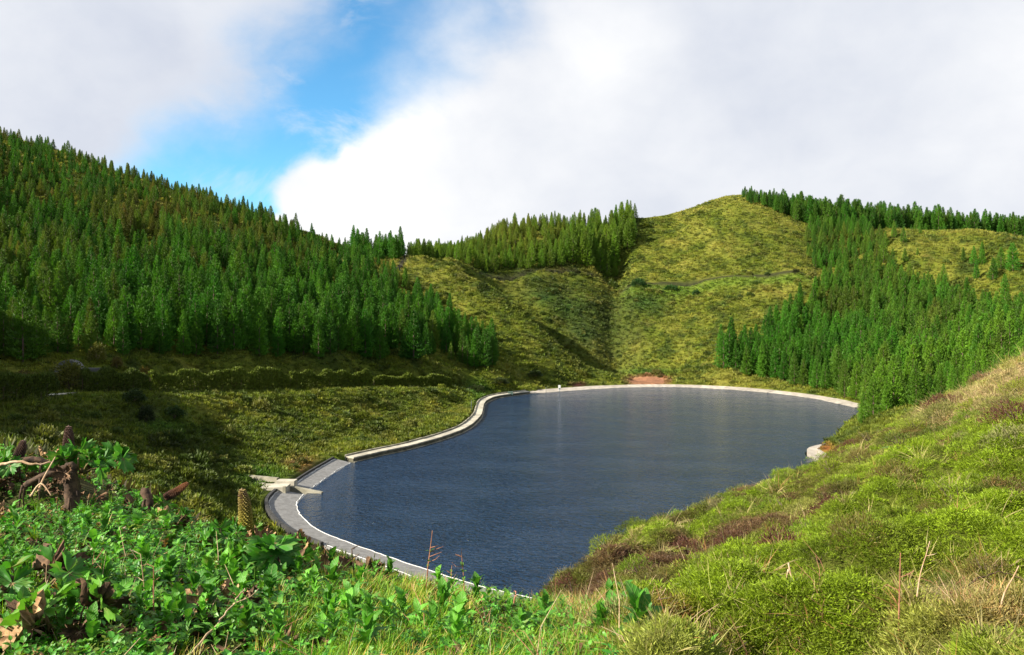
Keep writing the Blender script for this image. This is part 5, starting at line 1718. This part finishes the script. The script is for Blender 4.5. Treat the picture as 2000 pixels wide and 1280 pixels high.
def rhubarb_leaf(k, dead=False, pale=False, pet=0.9, tilt=0.7):
    """stalk rising from the origin along +X/+Z, blade at its end; blade radius 1"""
    mb = MB(); sb = MB()
    V, Q, T = (PALD if dead else PAL)[k % (3 if dead else 4)]
    e = np.array([pet * 0.6, 0, pet * 0.85])
    sb.tube([(0, 0, 0), (pet * 0.2, 0, pet * 0.45), tuple(e)], [0.065, 0.05, 0.035], 6)
    Rm = rotmat(0, tilt, 0)
    mb.add(V @ Rm.T + e, Q, T, 0)
    # veins: ribs under the main lobes
    for a in (-1.7, -0.9, 0, 0.9, 1.7):
        p1 = (np.array([0.6 * math.cos(a), 0.6 * math.sin(a), -0.03]) @ Rm.T) + e
        sb.tube([tuple(e), tuple(p1)], [0.03, 0.008], 4)
    if dead:
        return mb.mesh('dead_leaf', [M['pale_dead' if pale else 'dead_leaf']], True), sb.mesh('leaf_stalk', [M['dry_stem']], True)
    return mb.mesh('leaf', [M['leaf_palm']], True), sb.mesh('leaf_stalk', [M['stem']], True)
RL = [rhubarb_leaf(k, tilt=0.45 + 0.25 * k) for k in range(4)]
RD = [rhubarb_leaf(k, True, False, 0.5, 1.0) for k in range(3)]
RP = [rhubarb_leaf(k, True, True, 0.5, 0.5) for k in range(3)]


def spike_mesh(material, rows=26, per=13):
    """seed head: tapering core studded with knobs, 1 unit tall"""
    mb = MB()
    def rad(t_): return 0.135 * (0.72 + 0.55 * t_ - 1.0 * t_ ** 2.6 + 0.05 * math.sin(9 * t_))
    zs = np.linspace(0, 1, 12)
    def ax(t_): return np.array([0.05 * math.sin(2.2 * t_), 0.03 * t_ * t_, t_])
    mb.tube([tuple(ax(z)) for z in zs], [max(0.02, rad(z) * 0.86) for z in zs], 12)
    for i in range(rows):
        t_ = (i + 0.5) / rows
        for j in range(per):
            a = 2 * math.pi * j / per + 0.62 * 2 * math.pi / per * i
            r = rad(t_); c = ax(t_) + np.array([r * math.cos(a), r * math.sin(a), 0])
            o = np.array([math.cos(a), math.sin(a), 0.35]); o /= np.linalg.norm(o)
            s_ = np.array([-math.sin(a), math.cos(a), 0]); up = np.cross(o, s_)
            b_ = 0.034 * (1.1 - 0.5 * t_) * (0.8 + 0.4 * ((i * 7 + j * 13) % 10) / 10)
            V = [c + s_ * b_, c + up * b_, c - s_ * b_, c - up * b_, c + o * b_ * 1.5]
            mb.add(np.array(V), None, np.array([(0, 1, 4), (1, 2, 4), (2, 3, 4), (3, 0, 4)]))
    return mb.mesh('seed_head', [material])
SPK = {k: spike_mesh(M[k]) for k in ('spike_dark', 'spike_olive', 'spike_rust')}


def rhizome(parent, pts, r0, r1, seed):
    rng = np.random.default_rng(seed)
    pts = catmull(pts, 0.05)
    rad_ = np.linspace(r0, r1, len(pts)) * rng.uniform(0.82, 1.15, len(pts))
    V, F, T = tube_np(pts, rad_, 12)
    V = V + rng.normal(0, r0 * 0.07, V.shape)
    mb = MB().add(V, F, T)
    for k in range(7):      # old leaf-base scars and root strands
        i = rng.integers(0, len(pts) - 1); a = rng.uniform(0, 6.28)
        p = pts[i] + np.array([math.cos(a), math.sin(a), 0]) * rad_[i]
        mb.tube([p, p + np.array([math.cos(a) * 0.02, math.sin(a) * 0.02, -0.08]), p + np.array([math.cos(a) * 0.03, math.sin(a) * 0.03, -0.2])], [0.012, 0.009, 0.004], 5)
    return obj('rhizome', mb.mesh('rhizome', [M['rhizome']], True), parent)


def put(name, me, parent, loc, rz, s, c=None, rx=0.0, ry=0.0):
    st_ = None
    if isinstance(me, tuple): me, st_ = me
    o = obj(name, me, parent); o.location = loc; o.rotation_euler = (rx, ry, rz); o.scale = (s, s, s) if not isinstance(s, tuple) else s
    if c is not None: o.color = tuple(c) + (1,)
    if st_ is not None: obj('leaf_stalk', st_, o)
    return o
LG1, LG2, LG3 = (0.050, 0.185, 0.018), (0.090, 0.240, 0.024), (0.036, 0.140, 0.014)


def gunnera(u, y_, label, leaves, dead, seed, dz=0.0):
    g = at(u, y_)
    e_ = tag(empty('giant_rhubarb', (g.x, g.y, g.z + dz + 0.10)), label, 'plant', 'giant rhubarb plants on the near bank')
    rng = np.random.default_rng(seed)
    for k in range(leaves[0]):
        a = leaves[2] + (k / max(1, leaves[0])) * leaves[3] + rng.normal(0, 0.2)
        s_ = leaves[1] * rng.uniform(0.7, 1.2)
        put('leaf', RL[rng.integers(0, 4)], e_, (0.08 * math.cos(a), 0.08 * math.sin(a), 0.0), a, s_, (LG1, LG2, LG3)[rng.integers(0, 3)], rng.normal(0, 0.25), rng.normal(0, 0.2))
    for k in range(dead[0]):
        a = dead[2] + (k / max(1, dead[0])) * dead[3] + rng.normal(0, 0.3)
        put('dead_leaf', (RD if rng.uniform() > dead[4] else RP)[rng.integers(0, 3)], e_, (0.1 * math.cos(a), 0.1 * math.sin(a), -0.02), a, dead[1] * rng.uniform(0.7, 1.2), None, rng.normal(0, 0.5), rng.normal(0.2, 0.4))
    return e_
# tall dark spike at the far left
e = gunnera(126, 9.0, 'giant rhubarb with a tall upright dark seed spike on the left brow', (6, 0.15, 0.2, 6.2), (3, 0.13, 1.2, 5.0, 0.5), 1)
put('seed_head', SPK['spike_dark'], e, (0.02, 0, 0.0), 0.0, (0.46, 0.46, 0.46))
put('dead_leaf', RP[0], e, (-0.17, -0.05, 0.06), 2.2, 0.11, None, 0.2, -0.7)
e = gunnera(40, 8.0, 'giant rhubarb with a short dark spike at the left edge', (5, 0.15, 0.3, 5.2), (3, 0.14, 2.0, 4.0, 0.2), 2)
put('seed_head', SPK['spike_dark'], e, (-0.05, 0, 0.12), 0.3, (0.36, 0.36, 0.24), None, 0.1, 0.25)
rhizome(e, [(-0.3, -0.1, 0.0), (-0.1, -0.05, 0.12), (0.12, 0, 0.16), (0.3, 0.03, 0.10)], 0.035, 0.03, 31)
rhizome(e, [(-0.25, -0.1, -0.35), (-0.2, -0.12, -0.1), (-0.18, -0.1, 0.05)], 0.06, 0.05, 32)
e = gunnera(148, 7.6, 'giant rhubarb on a thick pale brown stump at the left', (7, 0.17, -0.6, 4.2), (2, 0.12, 3.4, 2.0, 0.2), 3, 0.28)
rhizome(e, [(0.02, -0.12, -0.42), (0.02, -0.10, -0.2), (-0.02, -0.06, 0.0), (-0.04, 0.0, 0.06)], 0.075, 0.065, 33)
rhizome(e, [(-0.42, -0.1, -0.10), (-0.22, -0.1, 0.0), (-0.05, -0.06, 0.05)], 0.03, 0.035, 34)
e = gunnera(205, 8.3, 'leafy giant rhubarb overhanging the dark hollow', (8, 0.16, -0.9, 4.6), (1, 0.12, 3.0, 1.0, 0.2), 4, 0.22)
e = gunnera(285, 8.2, 'giant rhubarb with a crooked stump and a leaning brown spike', (3, 0.12, 0.3, 2.4), (2, 0.12, 4.0, 1.5, 0.2), 5, 0.05)
rhizome(e, [(-0.12, -0.08, -0.2), (0.02, -0.06, -0.08), (0.05, -0.03, 0.08), (-0.02, 0.0, 0.2)], 0.034, 0.042, 35)
put('seed_head', SPK['spike_rust'], e, (0.20, 0.0, 0.13), 0.0, (0.30, 0.30, 0.27), None, 0.0, 0.95)
rhizome(e, [(0.1, -0.2, -0.02), (0.3, -0.22, -0.1), (0.5, -0.24, -0.2)], 0.022, 0.028, 36)
e = gunnera(480, 7.5, 'giant rhubarb with a yellow green seed spike beside the paving', (5, 0.13, 1.2, 4.0), (4, 0.12, -0.8, 2.0, 0.9), 6)
put('seed_head', SPK['spike_olive'], e, (0.0, 0.0, 0.07), 1.0, (0.46, 0.46, 0.42), None, 0.0, -0.12)
e = gunnera(562, 7.2, 'withering giant rhubarb with pale upright leaves at the brow', (2, 0.10, 0.6, 2.0), (5, 0.13, 0.0, 6.0, 0.85), 7)
e = gunnera(505, 6.0, 'lush giant rhubarb with a dome of lobed green leaves', (10, 0.18, 0.0, 6.28), (1, 0.13, 0.2, 1.0, 0.3), 8, 0.0)
e = gunnera(600, 6.4, 'giant rhubarb collapsed into crumpled brown leaves', (2, 0.11, 1.4, 1.5), (6, 0.14, 0.0, 6.28, 0.2), 9, -0.05)
e = gunnera(700, 6.6, 'low heap of withered rhubarb leaves above the paving', (1, 0.09, 1.4, 1.5), (5, 0.12, 0.0, 6.28, 0.3), 10, -0.06)
e = gunnera(130, 4.1, 'giant rhubarb with ragged green and brown leaves at the bottom left', (5, 0.16, 0.4, 4.5), (4, 0.15, 3.0, 5.0, 0.1), 11)
e = gunnera(60, 4.7, 'shaded giant rhubarb with dark leaves at the left edge', (4, 0.15, 0.2, 5.5), (3, 0.15, 1.0, 5.0, 0.1), 12)
e = gunnera(420, 4.6, 'small withered rhubarb leaf clump by the long dry stick', (1, 0.07, 0.5, 1.0), (4, 0.10, 0.0, 6.0, 0.4), 13)
e = gunnera(330, 7.4, 'young giant rhubarb with upright leaves below the leaning spike', (6, 0.12, 0.0, 6.28), (2, 0.10, 1.0, 3.0, 0.3), 14)
e = gunnera(440, 7.0, 'young giant rhubarb left of the yellow green spike', (6, 0.11, 0.0, 6.28), (0, 0.1, 0, 0, 0.3), 15)

# ------------------------------------------------------------------ broad-leaved plants, stalks and sticks
BL = []
for k in range(5):
    V, Q = oval_leaf(1.0, (0.24, 0.30, 0.20, 0.27, 0.16)[k], 0.30, (0.25, 0.4, 0.5, 0.2, 0.6)[k], 10)
    V[:, 2] += 0.035 * np.sin(V[:, 0] * 14) * np.abs(V[:, 1]) / 0.25 + 0.32 * np.sin(V[:, 0] * 1.7)
    wave = 1.0 + 0.10 * np.sin(V[:, 0] * 31 + k)
    V[:, 1] *= wave
    BL.append(mesh_np('leaf', V, Q, [M['leaf_vein']], True))
rb = np.random.default_rng(123)
LAND = [('the yellow green spike', 480, 1020), ('the lush rhubarb', 505, 1100), ('the tall dark spike', 128, 900), ('the leaning brown spike', 320, 960), ('the ragged rhubarb at the bottom left', 130, 1240),
        ('the tallest bare stalk', 835, 1090), ('the withered leaf heap', 690, 1100), ('the long dry stick', 430, 1220), ('the lowest tip of the heath slope', 1090, 1160), ('the red twigs', 1310, 1215)]
spots = []
tries = 0
CU = rb.uniform(5, 1240, 4000); CY = np.exp(rb.uniform(math.log(3.3), math.log(8.6), 4000)); CG = at_many(CU, CY)
while len(spots) < 170 and tries < 4000:
    tries += 1
    u_, y_ = CU[tries - 1], CY[tries - 1]
    g = Vector(CG[tries - 1]); vv = VH - FPX * (g.z - EYE) / y_
    if vv > 1290 or vv < 1000: continue
    if u_ > 720 and rb.uniform() < 0.55: continue
    if any((u_ - a) ** 2 + (vv - b) ** 2 < 22 ** 2 for a, b, *_ in spots): continue
    spots.append((u_, vv, y_, g))
spots += [(1248, 1235, 4.0, at(1248, 4.0)), (1335, 1275, 3.65, at(1335, 3.65)), (1385, 1285, 3.6, at(1385, 3.6))]
by = {}
for s_ in spots:
    d_ = [((s_[0] - a) ** 2 + (s_[1] - b) ** 2, nm) for nm, a, b in LAND]
    by.setdefault(min(d_)[1], []).append((min(d_)[0], s_))
for nm, lst in by.items():
    lst.sort(key=lambda a: a[0])
    for k, (_, (u_, vv, y_, g)) in enumerate(lst):
        big = (u_ > 1200)
        s_ = rb.uniform(0.065, 0.130) * (1.35 if big else 1.0)
        lab = (f'broad-leaved green plant, {WORDS[k % 20]} nearest to {nm}' + (' beyond the twentieth' if k > 19 else '')) if k else f'broad-leaved green plant nearest to {nm}'
        e_ = tag(empty('leafy_plant', (g.x, g.y, g.z + 0.05), rb.uniform(0, 6.28)), lab, 'plant', 'broad-leaved plants on the near bank')
        nl = int(rb.integers(7, 13)); kind = int(rb.integers(0, 5)); cc = lerp3(np.array([LG3]), (0.115, 0.33, 0.03), np.array([rb.uniform()]))[0]
        for q in range(nl):
            put('leaf', BL[kind], e_, (0, 0, 0.01 + 0.012 * q), q * 2.4 + rb.normal(0, 0.2), s_ * rb.uniform(0.7, 1.15), cc * rb.uniform(0.8, 1.25), rb.normal(0, 0.25), -0.25 - 0.09 * q + rb.normal(0, 0.12))
# rosette on the heath slope
g = at(1925, 14.0)
e_ = tag(empty('leafy_plant', g), 'bright green leafy rosette alone on the upper heath slope', 'plant', 'broad-leaved plants on the near bank')
for q in range(9):
    put('leaf', BL[q % 2], e_, (0, 0, 0.05), q * 2.4, rb.uniform(0.26, 0.38), (0.085, 0.24, 0.02), 0.0, -0.3 - 0.06 * q)
# ferny rosettes on the heath
for k, (u_, y_, lab) in enumerate(((1755, 16.5, 'spiky green fern tuft above the middle of the heath slope'), (1560, 15.0, 'yellow green fern tuft in the middle of the heath slope'), (1310, 12.5, 'yellowing fern tuft near the lower water edge'),
                                   (1850, 24.0, 'dark fern tuft under the dry grass'), (1730, 8.8, 'yellowing leaf tuft above the big heather cushion'))):
    g = at(u_, y_)
    e_ = tag(empty('fern', g), lab, 'fern', 'fern tufts on the heath slope')
    for q in range(8):
        put('frond', BL[4], e_, (0, 0, 0.05), q * 2.4, (0.42 if y_ > 10 else 0.16) * rb.uniform(0.6, 1.1), (0.17, 0.19, 0.02) if k in (1, 2, 4) else (0.07, 0.17, 0.02), 0.0, -0.45 - 0.05 * q)

# bare stalks standing against the water
def stalk(u_, y_, hgt, label, bend, twigs, leafs, material, r=0.006, seed=0):
    rng = np.random.default_rng(seed)
    g = at(u_, y_) + Vector((0, 0, 0.08))
    e_ = tag(empty('stalk', g), label, 'stalk', 'bare stalks on the near bank')
    pts = catmull([(0, 0, -0.05), (bend * 0.3, 0, hgt * 0.35), (bend * 0.7, 0, hgt * 0.7), (bend, 0, hgt)], 0.04)
    obj('main_stem', MB().tube(pts, np.linspace(r, r * 0.45, len(pts)), 6).mesh('main_stem', [material], True), e_)
    for k in range(twigs):
        i = int(len(pts) * rng.uniform(0.45, 0.95)); a = rng.choice([-1, 1]); l = hgt * rng.uniform(0.12, 0.26)
        p = pts[i]
        obj('twig', MB().tube([p, p + np.array([a * l * 0.6, rng.normal(0, 0.02), l * 0.25]), p + np.array([a * l, 0, l * rng.uniform(0.1, 0.7)])], [r * 0.5, r * 0.4, r * 0.2], 5).mesh('twig', [material]), e_)
    for k in range(leafs):
        i = int(len(pts) * rng.uniform(0.1, 0.7)); p = pts[i]
        put('leaf', BL[k % 5], e_, tuple(p), rng.uniform(0, 6.28), rng.uniform(0.035, 0.055), (0.09, 0.20, 0.03), 0, -0.5)
    return e_
stalk(832, 6.2, 0.44, 'tallest bare red stalk standing against the water', 0.05, 5, 5, M['red_stem'], 0.0065, 1)
stalk(908, 6.3, 0.36, 'thin leafy stalk against the water right of the tallest one', -0.03, 3, 7, M['red_stem'], 0.005, 2)
stalk(880, 6.3, 0.20, 'short dark stalk between the two tall ones', 0.01, 2, 4, M['red_stem'], 0.005, 3)
stalk(692, 6.3, 0.24, 'dark leafy stalk at the edge of the paving', -0.02, 4, 8, M['rhizome'], 0.008, 4)
stalk(1003, 6.3, 0.10, 'short rusty stub at the tip of the grassy bank', 0.02, 2, 3, M['red_stem'], 0.010, 5)
stalk(1755, 4.1, 0.42, 'upright orange brown stalk in front of the big heather cushion', 0.01, 2, 0, M['red_stem'], 0.005, 6)
stalk(1790, 4.2, 0.26, 'pale slanting stalk beside the upright orange one', 0.07, 1, 0, M['dry_stem'], 0.004, 7)
stalk(1950, 3.9, 0.20, 'pale stick leaning at the lower right corner', 0.10, 0, 0, M['dry_stem'], 0.005, 8)
stalk(300, 4.5, 0.26, 'pair of thin reddish stalks in the leafy bank', 0.0, 3, 1, M['red_stem'], 0.005, 9)
stalk(285, 4.6, 0.30, 'pale forked stalk beside the reddish stalks', -0.03, 2, 0, M['dry_stem'], 0.004, 10)
stalk(60, 4.2, 0.24, 'pale bent stalk above the ragged rhubarb', 0.09, 1, 0, M['dry_stem'], 0.005, 11)
stalk(345, 5.2, 0.26, 'thin straw stalk leaning right in the leafy bank', 0.06, 0, 0, M['dry_stem'], 0.003, 12)


def stick(name, pts, rad_, material, label, cat, branches=()):
    def lie(p):
        q = P(*p); return (q[0], q[1], max(q[2], h1(q[0], q[1]) + 0.13)) if p[1] > 1000 and p[0] > 1200 else q
    pts = np.array([lie(p) for p in pts])
    c0 = Vector(pts[0])
    path = catmull(pts - pts[0], 0.03)
    rng = np.random.default_rng(len(label))
    path[1:-1] += rng.normal(0, 0.004, path[1:-1].shape)
    e_ = tag(empty(name, c0), label, cat)
    obj('main_stem', MB().tube(path, np.linspace(rad_, rad_ * 0.5, len(path)), 6).mesh('main_stem', [material], True), e_)
    for b_ in branches:
        bp = np.array([lie(p) for p in b_]) - pts[0]
        bp = catmull(bp, 0.03)
        obj('side_branch', MB().tube(bp, np.linspace(rad_ * 0.7, rad_ * 0.3, len(bp)), 5).mesh('side_branch', [material], True), e_)
    return e_
stick('dry_stick', [(360, 1290, 3.85), (420, 1225, 4.15), (455, 1180, 4.35), (478, 1150, 4.5)], 0.007, M['dry_stem'], 'long pale dry stick slanting up from the bottom edge', 'stick', [[(455, 1180, 4.35), (490, 1165, 4.4), (505, 1150, 4.45)]])
stick('dry_branch', [(1470, 1215, 4.9), (1500, 1190, 5.0), (1530, 1165, 5.05), (1560, 1150, 5.1), (1580, 1138, 5.2)], 0.010, M['dry_stem'], 'pale forked dry branch lying on the heather', 'branch',
      [[(1530, 1165, 5.05), (1548, 1180, 5.0), (1545, 1200, 4.95), (1538, 1205, 4.9)], [(1515, 1170, 5.0), (1516, 1150, 5.0), (1500, 1145, 5.0)], [(1540, 1100, 5.5), (1545, 1125, 5.3), (1556, 1150, 5.1)],
       [(1540, 1268, 4.6), (1530, 1230, 4.75), (1518, 1195, 4.95)], [(1500, 1190, 5.0), (1480, 1192, 5.0), (1478, 1170, 5.05)]])
stick('dry_bramble', [(1880, 1150, 5.6), (1915, 1128, 5.7), (1960, 1118, 5.8), (2000, 1135, 5.7), (2040, 1160, 5.6)], 0.006, M['rhizome'], 'dark arching bramble stem near the right edge', 'stem')
stick('dry_root', [(0, 908, 7.2), (35, 902, 7.2), (70, 908, 7.2), (100, 903, 7.25)], 0.016, M['dry_stem'], 'pale root lying across the left edge of the brow', 'root', [[(75, 960, 7.0), (85, 935, 7.1), (108, 893, 7.3)], [(60, 970, 7.0), (80, 945, 7.0), (100, 968, 6.95)]])
for k, (a_, lab) in enumerate((([(1270, 1180, 4.9), (1278, 1230, 4.6)], 'nearest upright of the red dry twigs by the leafy plants'), ([(1280, 1182, 4.9), (1300, 1215, 4.7)], 'left slanting one of the red dry twigs'),
                               ([(1325, 1195, 4.8), (1285, 1245, 4.55)], 'longest slanting one of the red dry twigs'), ([(1326, 1208, 4.8), (1300, 1250, 4.5)], 'lower slanting one of the red dry twigs'), ([(1335, 1205, 4.8), (1338, 1240, 4.6)], 'right upright of the red dry twigs'))):
    stick('dry_twig', a_, 0.004, M['dry_stem'], lab, 'twig')['group'] = 'red dry twigs'
# withered leaf litter and bits of stalk between the plants
LIT = []
for k in range(4):
    V, Q, T = palmate(940 + k, 0.16, 22, 5, 0.5, 0.07)
    LIT.append(proto('litter_mass', mesh_np('litter_mass', V, [Q, T], [M['dead_leaf'] if k else M['pale_dead']], True)))
x, y, z, u, v = near_pts(2600, 2.9, 10.5, -80, 1250, ru)
k = ru.uniform(0, 1, len(x)) < 0.10 + 0.85 * np.clip(blob(u, v, 60, 985, 190, 75) * (y > 5.2) + blob(u, v, 640, 1090, 110, 30) + 0.6 * blob(u, v, 150, 1260, 170, 40) + 0.35 * blob(u, v, 420, 1200, 110, 50), 0, 1)
x, y, z = x[k], y[k], z[k]; n_ = len(x)
sc = ru.uniform(0.3, 0.95, n_)
scatter('leaf_litter', np.stack([x, y, z + 0.05], 1), np.stack([ru.normal(0, 0.8, n_), ru.normal(0, 0.8, n_), ru.uniform(0, 6.28, n_)], 1), np.stack([sc, sc, sc], 1), ru.integers(0, 4, n_), np.full((n_, 3), 0.2), LIT,
        'brown withered leaves lying between the plants on the near bank')

# loose dry stalks standing and lying in the grass and heath
DST = []
for k in range(4):
    rng = np.random.default_rng(960 + k); mb = MB()
    for q in range(5):
        a = rng.uniform(0, 6.28); l = rng.uniform(0.10, 0.26); tl = rng.uniform(0.2, 1.2); b0 = rng.normal(0, 0.05, 2)
        mid_ = np.array([b0[0] + math.cos(a) * l * tl * 0.4, b0[1] + math.sin(a) * l * tl * 0.4, l * 0.55])
        mb.tube([(b0[0], b0[1], -0.03), mid_, (b0[0] + math.cos(a) * l * tl, b0[1] + math.sin(a) * l * tl, l * rng.uniform(0.75, 1.0))], [0.0024, 0.002, 0.001], 4)
    DST.append(proto('stalk_mass', mb.mesh('stalk_mass', [(M['dry_stem'], M['red_stem'])[k % 2]])))
x, y, z, u, v = near_pts(3000, 3.2, 13, 60, 2040, ru)
k = ru.uniform(0, 1, len(x)) < 0.03 + 0.16 * blob(u, v, 1450, 1260, 420, 60) + 0.25 * blob(u, v, 1900, 1190, 130, 80) + 0.30 * blob(u, v, 330, 1180, 160, 60) + 0.30 * blob(u, v, 860, 1150, 120, 40)
x, y, z = x[k], y[k], z[k]; n_ = len(x); sc = ru.uniform(0.6, 1.2, n_)
scatter('dry_stalks', np.stack([x, y, z], 1), np.stack([ru.normal(0, 0.35, n_), ru.normal(0, 0.35, n_), ru.uniform(0, 6.28, n_)], 1), np.stack([sc, sc, sc], 1), ru.integers(0, 4, n_), np.full((n_, 3), 0.2), DST,
        'loose dry stalks scattered through the near grass and heath')

slope_grass('knoll_grass', 16000, 9.5, 52, 0.42, 'rough grass on the steep drop below the near bank', 43, umin=-600, umax=1040, power=1.0)
# low scrub breaking up the grass of the banks and the bowl
M['scrub_mass'] = foliage('scrub_leaves', 'INSTANCER', 0.25, 0.5, 2.5)
SCR = []
for k in range(4):
    V, Q = bushy(980 + k, dome_pts(0.5, 0.5, 0.25, k * 1.3, 0.3), 300, 0.20, 0.045, 0.4)
    SCR.append(proto('scrub_mass', mesh_np('scrub_mass', V, Q, [M['scrub_mass']])))
rs_ = np.random.default_rng(555)


def scrub(name, n, y0, y1, u0, u1, dens, size, label):
    y = rs_.uniform(y0, y1, n); u = rs_.uniform(u0, u1, n); x = (u - UC) / FPX * y
    sd = lake_sd(x, y); z = height(x, y, sd); v = uv_of(x, y, z)[1]
    c = ground_col(x, y, z)
    k = (rs_.uniform(0, 1, n) < dens(u, v, x, y)) & (sd > 4.5) & (c[:, 0] < 2.0 * c[:, 1])
    x, y, z, c = x[k], y[k], z[k], c[k]; m_ = len(x)
    c = c * rs_.uniform(0.55, 1.25, m_)[:, None]
    c = lerp3(c, (0.045, 0.075, 0.012), (rs_.uniform(0, 1, m_) < 0.35) * 0.7)
    c = lerp3(c, (0.16, 0.155, 0.03), (rs_.uniform(0, 1, m_) < 0.2) * 0.6)
    s = size * np.exp(rs_.normal(0, 0.38, m_))
    scatter(name, np.stack([x, y, z - 0.05], 1), np.stack([rs_.normal(0, 0.15, m_), rs_.normal(0, 0.15, m_), rs_.uniform(0, 6.28, m_)], 1), np.stack([s, s, s * rs_.uniform(0.6, 1.2, m_)], 1), rs_.integers(0, 4, m_), c, SCR, label)
scrub('bank_scrub', 8000, 55, 182, -100, 1010, lambda u, v, x, y: np.clip(0.30 + 0.9 * fbm(x, y, 9, 561, 3), 0.02, 0.9) * (v > 735), 0.95, 'low tangled scrub on the bank between hedge and lake')
scrub('hill_scrub', 9000, 190, 345, 740, 2000, lambda u, v, x, y: np.clip(0.10 + 0.8 * fbm(x, y, 14, 571, 3) + 0.8 * (blob(u, v, 1130, 610, 90, 80) + blob(u, v, 1260, 590, 60, 30)), 0.02, 0.9), 1.25, 'low scrub dotted over the grass slopes behind the lake')
